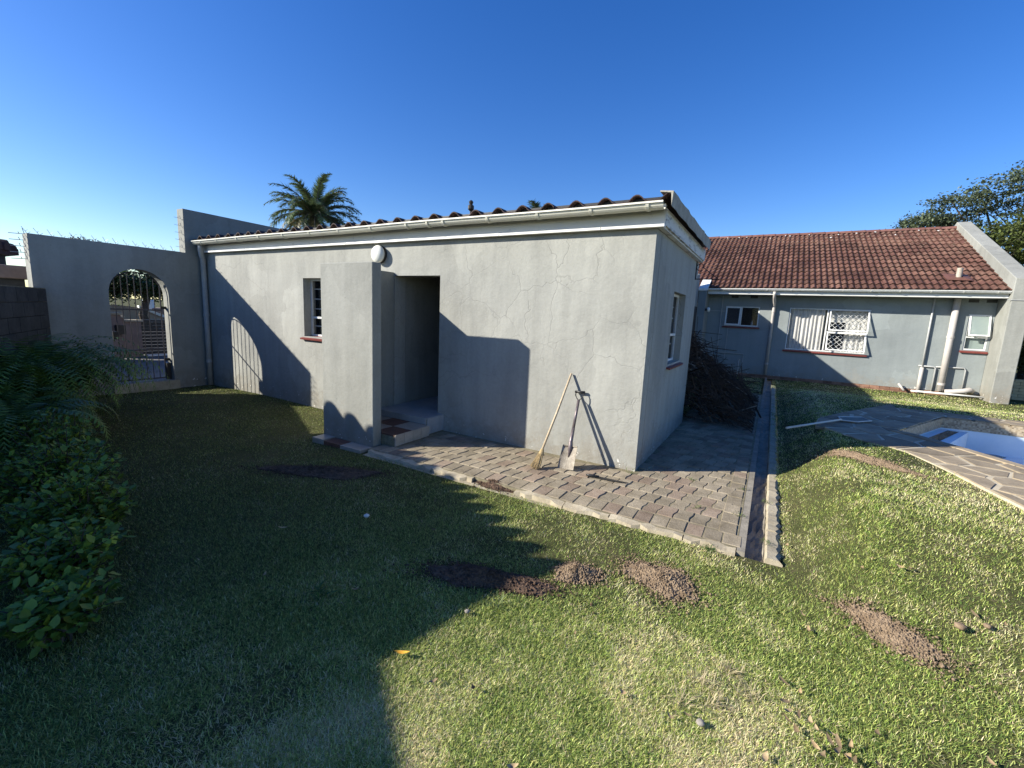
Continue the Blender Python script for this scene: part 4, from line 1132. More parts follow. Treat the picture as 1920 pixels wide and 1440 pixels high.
MB().tube([yk, yk + ax * .03 + rt * .028, yk + ax * .06 + rt * .045, gt + rt * .047], .0055, 6).tube([yk, yk + ax * .03 - rt * .028, yk + ax * .06 - rt * .045, gt - rt * .047], .0055, 6).build("yoke", M['black'], sp, smooth=True)
MB().tube([gt - rt * .055, gt + rt * .055], .014, 10).build("grip", M['black'], sp, smooth=True)

bk = thing("bush_knife", "long dark bladed tool lying flat on the pavers by the corner", "tool", (-.16, -.45, PZ))
MB().tube([(-.37, -.475, PZ + .018), (-.34, -.472, PZ + .02), (-.24, -.46, PZ + .02)], [.010, .015, .014], 8).build("handle", M['black'], bk, smooth=True)
MB().prism([(-.24, -.475), (-.05, -.462), (.05, -.43), (-.04, -.435), (-.24, -.442)], PZ + .013, PZ + .019).build("blade", M['dark_metal'], bk)

sk = thing("leaf_skimmer", "pool leaf skimmer with long pale pole lying across the deck edge", "pool skimmer", (1.7, 2.4, .25))
z0 = hzf(1.37, 1.7) + .06
MB().tube([(1.37, 1.70, DZ + .06), (1.72, 2.38, DZ + .045), (2.06, 3.03, DZ + .03)], .014, 8).build("pole", M['pole'], sk, smooth=True)
fr = [(2.06, 3.03), (2.06, 3.30), (2.36, 3.52), (2.44, 3.30), (2.25, 3.05)]
MB().prism(fr, DZ + .012, DZ + .022).build("net", M['net'], sk)
MB().tube([(*p, DZ + .022) for p in fr + fr[:1]], .01, 6).build("net_frame", M['pole'], sk)

# ------------------------------------------------------------------ brushwood pile
bp = thing("brushwood_pile", "dark heap of cut branches stacked behind the outbuilding's side wall", "brushwood", (.3, 4.4, PZ))
mb = MB()
def pile_h(x, y):
    return max(.05, 1.45 * (1 - ((x + .35) / 1.35)) * max(0, 1 - ((y - 4.5) / 1.9) ** 2)) if x > -.35 else 1.45 * max(.1, 1 - ((y - 4.5) / 1.9) ** 2)
big = []
for i in range(950):
    x = random.uniform(-.6, .92); y = random.uniform(3.0, 5.9)
    h = pile_h(x, y); z = random.uniform(0, h) if random.random() < .35 else h * random.uniform(.8, 1.0)
    L = random.uniform(.35, 1.3); a = random.gauss(-.55, .55); t = random.gauss(-.35, .35)
    dv = Vector((math.cos(a) * math.cos(t), math.sin(a) * math.cos(t), math.sin(t)))
    c = Vector((x, y, z + PZ + .02)); p0 = c - dv * L / 2; p2 = c + dv * L / 2
    lo = PZ + .01
    for p in (p0, p2):
        p.z = max(p.z, lo + .01); p.x = min(p.x, 1.0)
        if p.y < BY1 + .06 and p.x < .06: p.x = .07
        if p.y < 2.6: p.y = 2.6
        if p.x < -1.05: p.x = -1.0
    mid = (p0 + p2) / 2 + Vector((random.gauss(0, .05), random.gauss(0, .05), random.gauss(0, .05)))
    if mid.y < BY1 + .05 and mid.x < .06: mid.x = .08
    r_ = random.choice([.004, .005, .006, .008, .011])
    if i < 70:
        MB().tube([p0, mid, p2], [r_ * 1.7, r_ * 1.4, r_], 6).build("branch", M['twig_pale' if i % 5 == 0 else 'twig'], bp)
    else:
        mb.tube([p0, mid, p2], [r_, r_ * .85, r_ * .5], 5)
tag(mb.build("twigs", M['twig'], bp), kind="stuff")
for p0, p2, r_, mt in [((.40, 4.05, .33), (.80, 3.42, PZ + .03), .028, 'twig_pale'), ((.30, 3.7, .25), (.62, 3.3, PZ + .03), .020, 'twig_pale'), ((.62, 4.6, .55), (1.08, 4.05, PZ + .02), .016, 'twig'), ((.1, 3.5, .3), (.42, 3.05, PZ + .02), .013, 'twig_pale'), ((.25, 3.4, .12), (1.0, 3.0, PZ + .02), .010, 'twig')]:
    MB().tube([p0, tuple((Vector(p0) + Vector(p2)) / 2 + Vector((.02, 0, .02))), p2], [r_, r_, r_ * .9], 8).build("branch", M[mt], bp, smooth=True)

def value_noise(x, y, s_, seed):
    r_ = np.random.default_rng(seed); G = r_.random((128, 128))
    X_ = x * s_ + 400; Y_ = y * s_ + 400; xi = np.floor(X_).astype(int); yi = np.floor(Y_).astype(int); fx = X_ - xi; fy = Y_ - yi
    fx = fx * fx * (3 - 2 * fx); fy = fy * fy * (3 - 2 * fy); g = lambda a, b_: G[a % 128, b_ % 128]
    return (g(xi, yi) * (1 - fx) + g(xi + 1, yi) * fx) * (1 - fy) + (g(xi, yi + 1) * (1 - fx) + g(xi + 1, yi + 1) * fx) * fy
def fbm(x, y, s_, seed): return .55 * value_noise(x, y, s_, seed) + .3 * value_noise(x, y, s_ * 2.1, seed + 1) + .15 * value_noise(x, y, s_ * 4.3, seed + 2)
# ------------------------------------------------------------------ soil heaps, stones, leaves
def mound(name, label, c, rx, ry, h, rot, mat, crumbs, seed):
    rr = np.random.default_rng(seed); t = thing(name, label, "soil heap", (c[0], c[1], hzf(*c)))
    nr_, na = 26, 80; vs = []; fs = []
    ph = rr.uniform(0, 6, 6)
    def out(a): return 1 + .18 * math.sin(2 * a + ph[0]) + .12 * math.sin(3 * a + ph[1]) + .10 * math.sin(5 * a + ph[2]) + .07 * math.sin(9 * a + ph[3])
    def place(u, v_):
        cr, sr = math.cos(rot), math.sin(rot); X_ = c[0] + u * cr - v_ * sr; Y_ = c[1] + u * sr + v_ * cr; return X_, Y_
    for i in range(nr_ + 1):
        q = i / nr_
        for k in range(na):
            a = 2 * math.pi * k / na; X_, Y_ = place(rx * q * out(a) * math.cos(a), ry * q * out(a) * math.sin(a))
            z = hzf(X_, Y_) + h * (1 - q ** 1.3) * (1 + rr.normal() * .16) + .35 * h * (float(fbm(np.array(X_), np.array(Y_), 14.0, seed + 70)) - .5) * (1 - q) + rr.normal() * .0025 + (.004 if q < .9 else -.012)
            vs.append((X_, Y_, z))
    for i in range(nr_):
        for k in range(na): fs.append((i * na + k, i * na + (k + 1) % na, (i + 1) * na + (k + 1) % na, (i + 1) * na + k))
    MB().add(vs, fs).build("heap", mat, t, fix=False)
    nC = crumbs * 14
    q = rr.random(nC) ** .55 * (1 + .40 * np.abs(rr.normal(size=nC)) * (rr.random(nC) < .45)); a = rr.uniform(0, 2 * np.pi, nC)
    ou = 1 + .18 * np.sin(2 * a + ph[0]) + .12 * np.sin(3 * a + ph[1]) + .10 * np.sin(5 * a + ph[2]) + .07 * np.sin(9 * a + ph[3])
    uu, vv = rx * q * ou * np.cos(a), ry * q * ou * np.sin(a); X_ = c[0] + uu * math.cos(rot) - vv * math.sin(rot); Y_ = c[1] + uu * math.sin(rot) + vv * math.cos(rot)
    s_ = np.minimum(.0095, .0014 * np.exp(np.abs(rr.normal(size=nC)) * .95)); z = hz(X_, Y_) + h * np.maximum(0, 1 - q ** 1.3) * rr.uniform(.85, 1.15, nC) + s_ * .5 + np.where(q > .9, rr.random(nC) * .012, 0)
    oc = np.array([(1, 0, 0), (0, 1, 0), (-1, 0, 0), (0, -1, 0), (0, 0, 1), (0, 0, -1)], float)
    rz = rr.uniform(0, 6.28, nC); V_ = oc[None] * rr.uniform(.6, 1.35, (nC, 6, 1)) * s_[:, None, None]
    xr = V_[..., 0] * np.cos(rz)[:, None] - V_[..., 1] * np.sin(rz)[:, None]; yr_ = V_[..., 0] * np.sin(rz)[:, None] + V_[..., 1] * np.cos(rz)[:, None]
    V_ = np.stack([xr + X_[:, None], yr_ + Y_[:, None], V_[..., 2] * .85 + z[:, None]], -1).reshape(-1, 3)
    tri = np.array([(0, 1, 4), (1, 2, 4), (2, 3, 4), (3, 0, 4), (1, 0, 5), (2, 1, 5), (3, 2, 5), (0, 3, 5)])
    tag(raw_mesh("crumbs", V_, (np.arange(nC)[:, None, None] * 6 + tri[None]).reshape(-1, 3), None, mat, t), kind="stuff")
    return t
MOUNDS = [
    ("soil_heap", "long patch of freshly dug dark soil in the shade before the screen wall", (-2.62, -1.86), .62, .17, .04, .50, M['soil'], 420, 1),
    ("soil_heap", "dark ridge of dug soil at the edge of the shade in the lawn", (-.26, -2.45), .38, .13, .055, .35, M['soil'], 380, 2),
    ("soil_heap", "small round heap of brown soil in the sunlit lawn", (.18, -2.07), .13, .12, .05, .2, M['soil_dry'], 400, 3),
    ("soil_heap", "broad heap of brown soil in the sunlit lawn below the kerb", (.66, -1.83), .24, .15, .04, -.55, M['soil_dry'], 650, 4),
    ("soil_heap", "long strip of crumbly brown soil at the lower right of the lawn", (1.80, -1.75), .25, .085, .018, -.75, M['soil_dry'], 550, 5),
    ("soil_heap", "flat bare strip of reddish soil on the rise before the pool deck", (2.08, 1.02), .42, .13, .02, -.62, M['soil_dry'], 420, 6),
    ("soil_heap", "small dug-out heap beside a gap in the kerb", (-1.05, -1.14), .26, .09, .045, .1, M['soil'], 260, 7)]
for a in MOUNDS: mound(*a)

def rock(name, label, c, s_, mat, cat="stone", group=None):
    bm = bmesh.new(); bmesh.ops.create_icosphere(bm, subdivisions=2, radius=s_)
    for v_ in bm.verts: v_.co *= random.uniform(.8, 1.12); v_.co.z *= .7
    me = bpy.data.meshes.new(name); bm.to_mesh(me); bm.free(); me.materials.append(mat)
    for p in me.polygons: p.use_smooth = True
    o = bpy.data.objects.new(name, me); COL.objects.link(o); o.location = (c[0], c[1], hzf(*c) + s_ * .5 + .018)
    return tag(o, label, cat, group)
rock("stone", "small pale round stone in the middle of the shaded lawn", (-1.46, -2.33), .022, M['stone_pale'])
rock("soil_clod", "larger brown clod at the lower right beyond the soil strip", (2.10, -1.60), .026, M['soil_dry'], "clod")
rock("soil_clod", "smaller brown clod nearest the right edge of the picture", (2.22, -1.53), .018, M['soil_dry'], "clod")
rock("stone", "grey stone beside the shaded soil ridge", (-.17, -2.78), .015, M['stone'])
rock("stone", "brown stone half sunk in the straw at the lower right", (1.02, -2.80), .018, M['stone'])

# fallen leaves
def leaf_mesh(L, W_, curl, mat):
    vs = []; fs = []; n_ = 6
    for i in range(n_ + 1):
        t = i / n_; w = W_ * math.sin(math.pi * min(1, t * .96 + .02)) ** .8 / 2; z = curl * (t - .5) ** 2 * L * 2
        vs += [(L * (t - .5), -w, z + w * .5), (L * (t - .5), 0, z), (L * (t - .5), w, z + w * .4)]
    for i in range(n_):
        for q in range(2): fs.append((3 * i + q, 3 * i + q + 1, 3 * i + q + 4, 3 * i + q + 3))
    return MB().add(vs, fs).mesh("fallen_leaf", mat, True)
LM = [leaf_mesh(.070, .022, .5, M['leafdry']), leaf_mesh(.05, .02, .8, M['leafdry']), leaf_mesh(.085, .018, .3, M['leafdry'])]
o = inst("fallen_leaf", leaf_mesh(.075, .022, .3, M['leaforange']), None, (-.245, -3.20, hzf(-.245, -3.2) + .03), .5)
tag(o, "bright orange fallen leaf at the tip of the lawn's shade", "leaf")
lp = [(1.42, -2.67), (1.44, -2.7), (1.49, -2.65), (1.52, -2.66), (1.54, -2.6), (1.33, -2.59), (1.37, -2.54), (1.41, -2.55), (1.43, -2.58), (1.48, -2.57), (1.62, -2.63), (1.99, -2.4), (1.25, -2.83), (1.38, -2.4), (1.32, -2.49), (2.3, -1.48), (1.42, -1.77), (1.44, -1.9), (1.93, -1.2), (1.88, -1.28), (1.98, -1.19), (1.79, -1.14), (1.74, -1.24), (2.19, -1.46), (1.33, -2.54), (1.54, -2.67), (1.5, -2.6), (1.47, -2.61), (1.36, -2.63), (1.32, -2.37), (1.64, -2.47), (.91, -2.84), (.97, -2.79), (.71, -2.83), (.39, -2.61), (.82, -1.94), (.46, -3.37), (.15, -3.17), (-.02, -3.24), (1.36, -.9), (1.37, -.5), (1.38, -.2), (-.8, -3.0), (-1.2, -2.6), (-1.8, -2.8), (-.9, -2.2), (-1.35, -3.2)]
for i, (x, y) in enumerate(lp):
    sh = x < -.5
    o = inst("fallen_leaf", LM[i % 3], None, (x, y, hzf(x, y) + .026), rot=(random.uniform(-.28, .28), random.uniform(-.28, .28), random.uniform(0, 6.3)), scale=(random.uniform(.4, .8), random.uniform(.5, 1.1), random.uniform(.4, 1.0)))
    tag(o, "dry tan leaf lying on the shaded lawn" if sh else "dry tan leaf lying on the sunlit lawn", "leaf", "dry leaves on the shaded lawn" if sh else "dry leaves on the sunlit lawn")

# ------------------------------------------------------------------ grass
NB = 2000000
# sample points towards the camera: choose distance by power law so that the density falls off
cxm, cym = CAM.x, CAM.y
u = rng.random(NB); dmin, dmax = 1.0, 17.0
rad = dmin * (dmax / dmin) ** (u ** .92); th = rng.uniform(R(-12), R(112), NB) + R(63) - R(0)
# view spans from -79deg (left) to +19deg (right) of +Y
phi = rng.uniform(R(-84), R(24), NB)
gxp = cxm + rad * np.sin(phi); gyp = cym + rad * np.cos(phi)
ok = np.ones(NB, bool)
ok &= ~((gxp > -8.8) & (gxp < 0.01) & (gyp > -.02) & (gyp < 3.0))
ok &= ~((gxp > -2.73) & (gxp < 1.22) & (gyp > -1.235) & (gyp < 11.3) & ((gxp > -.05) | (gyp < .05)) & ~((gxp < 1.045) & (gyp > 6.5)))
ok &= ~((gxp > 1.0) & (gxp < np.where(gyp > .6, 1.24, 1.315 + .03 * np.sin(gyp * 9)) ) & (gyp > -1.215))
ok &= gxp > -8.5
ok &= ~in_poly(gxp, gyp, DECK)
ok &= ~((gxp > -3.66) & (gxp < -2.5) & (gyp > -1.25) & (gyp < .1))
ok &= ~((gyp > 11.6) & (gxp < 6.3)) & ~((gxp > 5.95) & (gxp < 6.35) & (gyp > 10.9))
ok &= ~((gxp < -1.05) & (gyp > 2.8))
# keep to the lawn side of the boundary wall
ok &= ((gxp - A.x) * (-nn.x) + (gyp - A.y) * (-nn.y)) > .03
for (nm, lb, c, rx, ry, h_, rot_, *_r) in MOUNDS:
    dx, dy = gxp - c[0], gyp - c[1]; uu = (dx * math.cos(rot_) + dy * math.sin(rot_)) / rx; vv = (-dx * math.sin(rot_) + dy * math.cos(rot_)) / ry
    q = np.sqrt(uu * uu + vv * vv); ok &= rng.random(NB) < np.clip((q - .5) * 1.0, .09, 1)
# worn patches
bare = fbm(gxp, gyp, 1.6, 21)
ok &= rng.random(NB) < np.clip(1.2 - 1.6 * np.clip(bare - .5, 0, 1) * 2.4, .22, 1)
ok &= rng.random(NB) < np.where((gyp < -.2) & (gxp < -2) & (rad > 5), .7, 1)
gxp, gyp, rad = gxp[ok], gyp[ok], rad[ok]
n_ = len(gxp)
zg = hz(gxp, gyp)
dry = fbm(gxp, gyp, 1.1, 33); dry2 = fbm(gxp, gyp, 6.0, 44)
ln = rng.uniform(.010, .034, n_) * (.8 + .5 * fbm(gxp, gyp, 3.0, 55)); wd = np.maximum(.0020, rad * .00095) * rng.uniform(.75, 1.3, n_)
ln = np.where(rad > 6, ln * .85, ln)
yaw_ = rng.uniform(0, 2 * np.pi, n_); lean = np.clip(rng.normal(1.05, .38, n_), .1, 1.55)
dxh, dyh = np.cos(yaw_), np.sin(yaw_); sxh, syh = -dyh, dxh
base = np.stack([gxp, gyp, zg - .003], 1)
mid = base + np.stack([dxh * np.sin(lean) * ln * .5, dyh * np.sin(lean) * ln * .5, np.cos(lean * .8) * ln * .55], 1)
tip = base + np.stack([dxh * np.sin(lean) * ln * 1.05, dyh * np.sin(lean) * ln * 1.05, np.cos(lean) * ln * .9 + .002], 1)
sv = np.stack([sxh * wd * .5, syh * wd * .5, np.zeros(n_)], 1)
near = rad < 2.8
def pack(sel, bent):
    b_, m_, t_, s_ = base[sel], mid[sel], tip[sel], sv[sel]; k = len(b_)
    if bent:
        V_ = np.stack([b_ - s_, b_ + s_, m_ - s_ * .9, m_ + s_ * .9, t_], 1).reshape(-1, 3); o_ = np.arange(k)[:, None] * 5
        return V_, np.concatenate([o_ + np.array([[0, 1, 3]]), o_ + np.array([[0, 3, 2]]), o_ + np.array([[2, 3, 4]])], 0), 5
    V_ = np.stack([b_ - s_ * 1.2, b_ + s_ * 1.2, t_], 1).reshape(-1, 3); o_ = np.arange(k)[:, None] * 3
    return V_, o_ + np.array([[0, 1, 2]]), 3
g1c = np.array([.25, .32, .065]); g2c = np.array([.44, .47, .15]); g3c = np.array([.62, .55, .32]); g4c = np.array([.11, .165, .04])
r_ = rng.random(n_)
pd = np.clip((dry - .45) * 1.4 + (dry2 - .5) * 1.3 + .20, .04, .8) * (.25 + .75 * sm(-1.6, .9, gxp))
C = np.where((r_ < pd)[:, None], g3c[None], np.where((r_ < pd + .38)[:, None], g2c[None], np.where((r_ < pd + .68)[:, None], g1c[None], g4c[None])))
C = C * rng.uniform(.5, 1.45, (n_, 1)) * (.9 + .2 * rng.random((n_, 3))) * (.66 + .56 * sm(-2.6, .6, gxp))[:, None]  # blades darkened leftwards, putting extra shade into the lawn's colour
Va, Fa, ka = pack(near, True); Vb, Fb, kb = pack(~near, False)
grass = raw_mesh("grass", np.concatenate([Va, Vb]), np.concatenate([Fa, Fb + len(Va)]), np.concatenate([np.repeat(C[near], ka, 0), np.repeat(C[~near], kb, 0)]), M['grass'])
print("grass blades", n_, "triangles", len(Fa) + len(Fb))
tag(grass, "short patchy mown grass covering the garden lawn", "grass", kind="stuff")

# straw tufts and weeds
def tuft(name, label, c, nblade, L, spread, col, cat, group=None, w=.004, zoff=0.0):
    n_ = nblade; a = rng.uniform(0, 2 * np.pi, n_); le = rng.uniform(.3, 1.25, n_) * spread; l_ = rng.uniform(.5, 1, n_) * L
    bx_ = c[0] + rng.normal(0, .02, n_); by_ = c[1] + rng.normal(0, .02, n_); bz = np.full(n_, c[2] if len(c) > 2 else hzf(*c))
    b0 = np.stack([bx_, by_, bz], 1); dv = np.stack([np.cos(a) * np.sin(le), np.sin(a) * np.sin(le), np.cos(le)], 1)
    m_ = b0 + dv * l_[:, None] * .55; t_ = b0 + dv * l_[:, None] + np.stack([np.cos(a), np.sin(a), np.full(n_, -.9)], 1) * (l_ * .18)[:, None]
    s_ = np.stack([-np.sin(a), np.cos(a), np.zeros(n_)], 1) * w / 2
    V_ = np.stack([b0 - s_ * .5, b0 + s_ * .5, m_ - s_, m_ + s_, t_], 1).reshape(-1, 3); of = np.arange(n_)[:, None] * 5
    F_ = np.concatenate([of + np.array([[0, 1, 3]]), of + np.array([[0, 3, 2]]), of + np.array([[2, 3, 4]])], 0)
    C_ = np.repeat(np.array(col)[None] * rng.uniform(.7, 1.3, (n_, 1)), 5, 0)
    return tag(raw_mesh(name, V_, F_, C_, M['grass']), label, cat, group)
tuft("weed_tuft", "green weed tuft growing at the kerb near the drain", (.88, -1.25), 40, .09, 1.1, (.07, .13, .03), "weed")
tuft("weed_tuft", "small weed in the paving at the foot of the corner", (-.02, -.09, PZ), 26, .06, 1.1, (.12, .18, .05), "weed")
tuft("weed_tuft", "broad-leaved weed rosette in the deep shade of the lawn", (-.95, -3.12), 16, .11, 1.35, (.07, .14, .04), "weed", w=.014)
tuft("weed_tuft", "leaning weed at the edge of the shaded soil ridge", (-.06, -2.62), 22, .10, .9, (.20, .24, .10), "weed")
for i, (x, y) in enumerate([(1.0, -2.55), (1.1, -2.42), (.93, -2.72), (1.06, -2.66), (1.18, -2.52)]):
    tuft("straw_tuft", "pale dry straw tuft in the lower right of the lawn", (x, y), 60, .10, 1.4, (.46, .39, .23), "straw", "dry straw tufts on the lawn", w=.0035)
for i, (x, y) in enumerate([(1.03, .15), (1.02, -.55), (.55, .1), (.7, -.6), (1.225, -.95), (1.22, -.1)]):
    tuft("weed_tuft", "tiny weed sprouting between the pavers and the drain", (x, y, PZ), 24, .05, 1.3, (.13, .18, .05), "weed", "weeds in the paving joints")

# ------------------------------------------------------------------ plants on the left
def fern(label, c, nfr, L, seed, col):
    rr = np.random.default_rng(seed); t = thing("fern", label, "fern", (c[0], c[1], hzf(*c)), "ferns along the boundary wall")
    V_ = []; F_ = []; C_ = []
    for k in range(nfr):
        a = rr.uniform(0, 2 * np.pi); up = rr.uniform(1.22, 1.6); l_ = L * rr.uniform(.65, 1.1)
        p = np.array([c[0] + rr.normal(0, .10), c[1] + rr.normal(0, .10), hzf(*c)]); h = np.array([math.cos(a), math.sin(a), 0])
        el = up; pts = []; st = 34
        cc = np.array(col) * rr.uniform(.6, 1.35)
        for i in range(st):
            dv = h * math.cos(el) + np.array([0, 0, math.sin(el)]); p = p + dv * l_ / st; el -= (1.9 * i / st) * 2.0 / st * 1.6; pts.append((p.copy(), dv.copy()))
        side_ = np.array([-h[1], h[0], 0])
        for i, (q, dv) in enumerate(pts):
            wl_ = .085 * math.sin(math.pi * min(1, (i + 1) / st * .93)) + .012
            for sg in (-1, 1):
                tipv = q + side_ * sg * wl_ + dv * .03 + np.array([0, 0, -.02])
                b0 = len(V_); V_.extend([q - dv * .009, q + dv * .009, q + (tipv - q) * .6 + dv * .010, tipv]); C_.extend([cc * rr.uniform(.8, 1.2)] * 4)
                F_.append((b0, b0 + 1, b0 + 2)); F_.append((b0, b0 + 2, b0 + 3))
    raw_mesh("fronds", np.array(V_), np.array(F_), np.array(C_), M['leaf'], t)
    MB().tube([(c[0], c[1], hzf(*c) - .02), (c[0], c[1], hzf(*c) + .12)], [.06, .04], 8).build("crown_base", M['bark'], t)
FERN = "arching dark green fern massed against the block wall"
for i, c in enumerate([(-7.5, -2.72), (-6.9, -2.9), (-6.4, -3.05), (-6.0, -3.1), (-5.5, -3.35), (-5.0, -3.5), (-6.3, -2.95), (-4.5, -3.65)]):
    fern(FERN, c, 90, 1.25 if c[0] < -7 else 1.85 if c[0] < -6.2 else 1.7 if c[0] < -5.8 else 1.15, 100 + i, (.10, .17, .028))
def shrub(label, c, rad_, h, nst, seed, col):
    rr = np.random.default_rng(seed); z0 = hzf(*c); t = thing("leafy_shrub", label, "shrub", (c[0], c[1], z0), "leafy shrubs in the shade on the left")
    st = MB(); V_ = []; F_ = []; C_ = []
    for k in range(nst):
        a = rr.uniform(0, 2 * np.pi); rr_ = rr.random() ** .5 * rad_; tp = Vector((c[0] + rr_ * math.cos(a), c[1] + rr_ * math.sin(a), z0 + h * rr.uniform(.55, 1.05) * (1 - .4 * (rr_ / rad_) ** 2)))
        b0 = Vector((c[0] + rr.normal(0, .05), c[1] + rr.normal(0, .05), z0)); md = b0.lerp(tp, .5) + Vector((rr.normal(0, .03), rr.normal(0, .03), .06))
        st.tube([b0, md, tp], [.006, .0045, .002], 5)
        for i in range(24):
            q = b0.lerp(md, i / 8) if i < 8 else md.lerp(tp, (i - 8) / 15)
            q = q + Vector((rr.normal(0, .02), rr.normal(0, .02), rr.normal(0, .02)))
            if i < 3: continue
            az = rr.uniform(0, 6.283); tl_ = rr.normal(.1, .6); l_ = rr.uniform(.028, .065); w_ = l_ * rr.uniform(.55, .8)
            dv = Vector((math.cos(az) * math.cos(tl_), math.sin(az) * math.cos(tl_), math.sin(tl_))); sd = dv.cross(Vector((0, 0, 1))).normalized(); nrm = sd.cross(dv)
            cc = np.array(col) * rr.uniform(.6, 1.4) * (np.array([1.5, 1.25, .9]) if rr.random() < .25 else 1)
            pts = [q, q + dv * l_ * .35 + sd * w_ * .5 + nrm * .006, q + dv * l_ * .7 + sd * w_ * .38, q + dv * l_, q + dv * l_ * .7 - sd * w_ * .38, q + dv * l_ * .35 - sd * w_ * .5 + nrm * .006, q + dv * l_ * .5 - nrm * .004]
            bi = len(V_); V_.extend([np.array(p) for p in pts]); C_.extend([cc] * 7)
            for e_ in range(6): F_.append((bi + e_, bi + (e_ + 1) % 6, bi + 6))
    st.build("stems", M['bark'], t); raw_mesh("foliage", np.array(V_), np.array(F_), np.array(C_), M['leaf'], t)
for i, (c, r_, h, n_s, lb) in enumerate([((-4.0, -3.4), .38, .72, 110, "leafy green shrub nearest the ferns in the left shade"), ((-3.3, -3.55), .36, .66, 110, "middle leafy green shrub in the shade at the left edge"), ((-2.65, -3.68), .32, .56, 100, "bright-leaved shrub at the left edge below the middle of the picture"), ((-2.1, -3.86), .28, .42, 60, "small leafy shrub low on the left edge of the picture"), ((-1.7, -4.0), .24, .30, 40, "lowest leafy shrub at the lower left edge of the picture")]):
    shrub(lb, c, r_, h, n_s, 300 + i, (.15, .23, .035))

# ------------------------------------------------------------------ trees
def tree(name, label, base, H, crown, nclump, leaves, leaf, col, seed, limbs=9, trunk_r=.22, flat=.6, lean=(0, 0)):
    """crown: list of (cx,cy,cz,rx,ry,rz) ellipsoids"""
    rr = np.random.default_rng(seed); t = thing(name, label, "tree", base)
    tr = MB(); b0 = Vector(base); fork = b0 + Vector((lean[0], lean[1], H * .45))
    tr.tube([b0, b0.lerp(fork, .5) + Vector((rr.normal(0, .1), rr.normal(0, .1), 0)), fork], [trunk_r, trunk_r * .8, trunk_r * .65], 9)
    cl = []
    for k in range(nclump):
        e_ = crown[rr.integers(len(crown))]
        v_ = rr.normal(0, 1, 3); v_ /= np.linalg.norm(v_); rad_ = rr.uniform(.45, 1.0) ** .6
        cl.append(np.array(e_[:3]) + v_ * rad_ * np.array(e_[3:]))
    for k in range(limbs):
        tg = Vector(cl[k * len(cl) // limbs]); m1 = fork.lerp(tg, .4) + Vector((rr.normal(0, .25), rr.normal(0, .25), .3)); tr.tube([fork, m1, tg], [trunk_r * .45, trunk_r * .25, trunk_r * .06], 6)
        for q in range(3):
            t2 = Vector(cl[rr.integers(len(cl))])
            if (t2 - m1).length < 3.2: tr.tube([m1, m1.lerp(t2, .5) + Vector((0, 0, .12)), t2], [trunk_r * .14, trunk_r * .09, trunk_r * .03], 5)
    tr.build("trunk", M['bark'], t)
    cs = np.array(cl); nl = nclump * leaves
    ci = np.repeat(np.arange(nclump), leaves); sg = rr.uniform(.6, 1.3, nclump)[ci]
    sz = leaf[1]
    P_ = cs[ci] + rr.normal(0, 1, (nl, 3)) * np.array([sz, sz, sz * flat])[None] * sg[:, None]
    a = rr.uniform(0, 6.283, nl); tl_ = rr.normal(0, .6, nl); l_ = leaf[0] * rr.uniform(.7, 1.3, nl)
    dv = np.stack([np.cos(a) * np.cos(tl_), np.sin(a) * np.cos(tl_), np.sin(tl_)], 1) * l_[:, None]; rl = rr.uniform(-.8, .8, nl)
    sd = np.stack([-np.sin(a) * np.cos(rl), np.cos(a) * np.cos(rl), np.sin(rl)], 1) * (l_ * .35)[:, None]
    V_ = np.stack([P_ - dv * .5, P_ + sd, P_ + dv * .5, P_ - sd], 1).reshape(-1, 3); of = np.arange(nl)[:, None] * 4
    F_ = np.concatenate([of + np.array([[0, 1, 2]]), of + np.array([[0, 2, 3]])], 0)
    cc = np.array(col)[None] * (rr.uniform(.65, 1.35, nclump)[ci] * rr.uniform(.75, 1.25, nl))[:, None]
    raw_mesh("crown", V_, F_, np.repeat(cc, 4, 0), M['leaf'], t)
    return t
tree("spreading_tree", "spreading grey-green tree with open branches behind the tiled roof", (10.5, 27, -.2), 8.5,
     [(7.9, 26, 7.7, 1.5, 2, .45), (9.6, 26, 8.3, 1.7, 2, .6), (11.6, 26, 8.9, 2.2, 2, .8), (10.2, 27, 7.2, 2.8, 2, .6), (7.1, 26, 7.0, 1.1, 1.5, .35), (13.5, 27, 8.2, 2.5, 2, 1.2), (9.0, 27, 6.5, 2.2, 2, .5)], 250, 62, (.13, .26), (.12, .15, .085), 11, 16, .3, .4)
tree("bushy_tree", "dense yellowish-green tree close behind the sloping parapet", (8.6, 17.0, -.2), 6,
     [(7.8, 16.8, 4.7, .9, 1.2, .8), (8.6, 17, 3.6, 1.3, 1.4, 1.2), (7.9, 16.6, 2.8, .7, 1.2, 1.0), (8.9, 17, 5.0, 1.2, 1.2, .9), (8.2, 16.4, 1.3, .9, 1.2, .8)], 240, 95, (.10, .20), (.105, .13, .035), 12, 10, .2, .8)
tree("street_tree", "broad dark tree across the road seen through the archway", (-26, 5.6, -.2), 4.0,
     [(-26, 5.0, 2.3, 1.0, 1.3, .75), (-26, 6.2, 2.2, 1.0, 1.2, .75), (-26, 7.6, 2.2, 1.0, 1.2, .7), (-26, 4.2, 2.2, 1.0, .8, .7)], 170, 80, (.14, .22), (.055, .085, .035), 13, 8, .22, .8)
tree("distant_tree", "small hazy treetop just above the left part of the gate wall", (-20, 1.7, -.2), 4.0,
     [(-20, 1.5, 3.3, .5, .38, .12), (-20, 2.1, 3.25, .5, .35, .14)], 40, 60, (.07, .09), (.05, .07, .035), 14, 5, .07, .7)
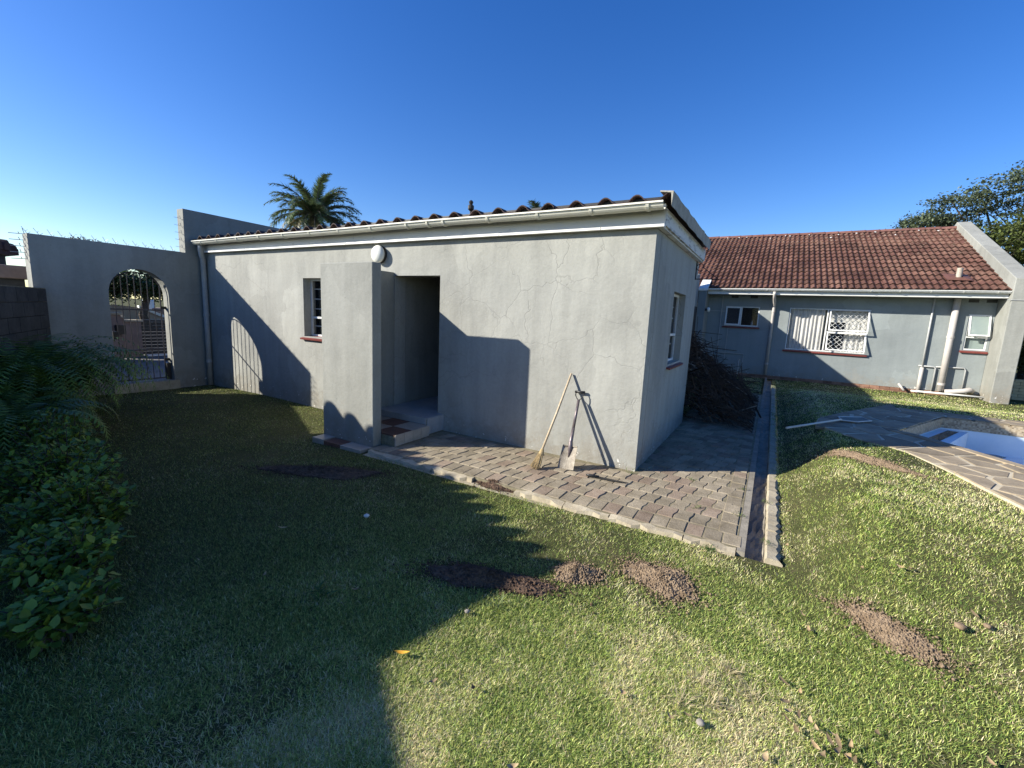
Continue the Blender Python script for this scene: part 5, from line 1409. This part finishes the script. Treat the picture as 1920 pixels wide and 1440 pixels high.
def palm(label, base, top, nfr, L, seed, dens=34):
    rr = np.random.default_rng(seed); t = thing("palm_tree", label, "palm", base)
    tp = Vector(top); b0 = Vector(base)
    tr = MB(); pts = [b0.lerp(tp, i / 12) for i in range(13)]; tr.tube(pts, [.22 + .02 * (i % 2) for i in range(12)] + [.28], 10); tr.build("trunk", M['bark'], t)
    V_ = []; F_ = []; C_ = []; rb = MB()
    for k in range(nfr):
        a = k * 2.399 + rr.normal(0, .15); el = 1.5 - 1.75 * (k / nfr) ** .8 + rr.normal(0, .08); l_ = L * rr.uniform(.8, 1.05) * (1 if k < nfr * .75 else .85)
        h = np.array([math.cos(a), math.sin(a), 0]); sd = np.array([-h[1], h[0], 0]); p = np.array(tp) + h * .12; st = dens; pts = []
        for i in range(st):
            dv = h * math.cos(el) + np.array([0, 0, 1]) * math.sin(el); p = p + dv * l_ / st; el -= (.35 + 1.9 * (i / st)) / st * 1.15; pts.append((p.copy(), dv.copy()))
        rb.tube([tuple(q[0]) for q in pts[::3]], [.03 * (1 - i / len(pts[::3])) + .006 for i in range(len(pts[::3]))], 5)
        cc = np.array((.095, .135, .06)) * rr.uniform(.7, 1.3)
        if k > nfr * .85: cc = np.array((.12, .11, .045))
        for i, (q, dv) in enumerate(pts):
            if i < 3: continue
            ll = .46 * math.sin(math.pi * min(1, .15 + .8 * i / st)) ** .7
            upn = np.cross(sd, dv)
            for sg in (-1, 1):
                for e_ in (0, .5):
                    qq = q + dv * (l_ / st) * e_
                    tip_ = qq + (sd * sg * .72 + dv * .62 + upn * rr.uniform(-.35, .30) + np.array([0, 0, -.15])) * ll * rr.uniform(.8, 1.1)
                    bi = len(V_); V_.extend([qq - dv * .030, qq + dv * .030, tip_]); C_.extend([cc * rr.uniform(.75, 1.3)] * 3); F_.append((bi, bi + 1, bi + 2))
    rb.build("frond_ribs", M['twig_pale'], t); raw_mesh("crown", np.array(V_), np.array(F_), np.array(C_), M['leaf'], t)
palm("tall feathery palm rising behind the left half of the outbuilding roof", (-18.75, 9.9, -.1), (-18.75, 9.9, 5.85), 66, 2.3, 21, 36)
palm("smaller palm tip just above the middle of the outbuilding roof", (-8.9, 14.5, -.1), (-8.9, 14.5, 5.75), 30, 1.25, 22, 24)
# small knobbed vent on the roof
tag(MB().tube([(-4.15, 2.62, 2.70), (-4.15, 2.62, 3.46), (-4.15, 2.62, 3.50), (-4.15, 2.62, 3.56), (-4.15, 2.62, 3.58), (-4.15, 2.62, 3.63), (-4.15, 2.62, 3.66)], [.022, .022, .06, .06, .03, .045, .02], 10).build("roof_vent", M['dark_metal']), "small dark knobbed vent poking up above the outbuilding roof", "vent")
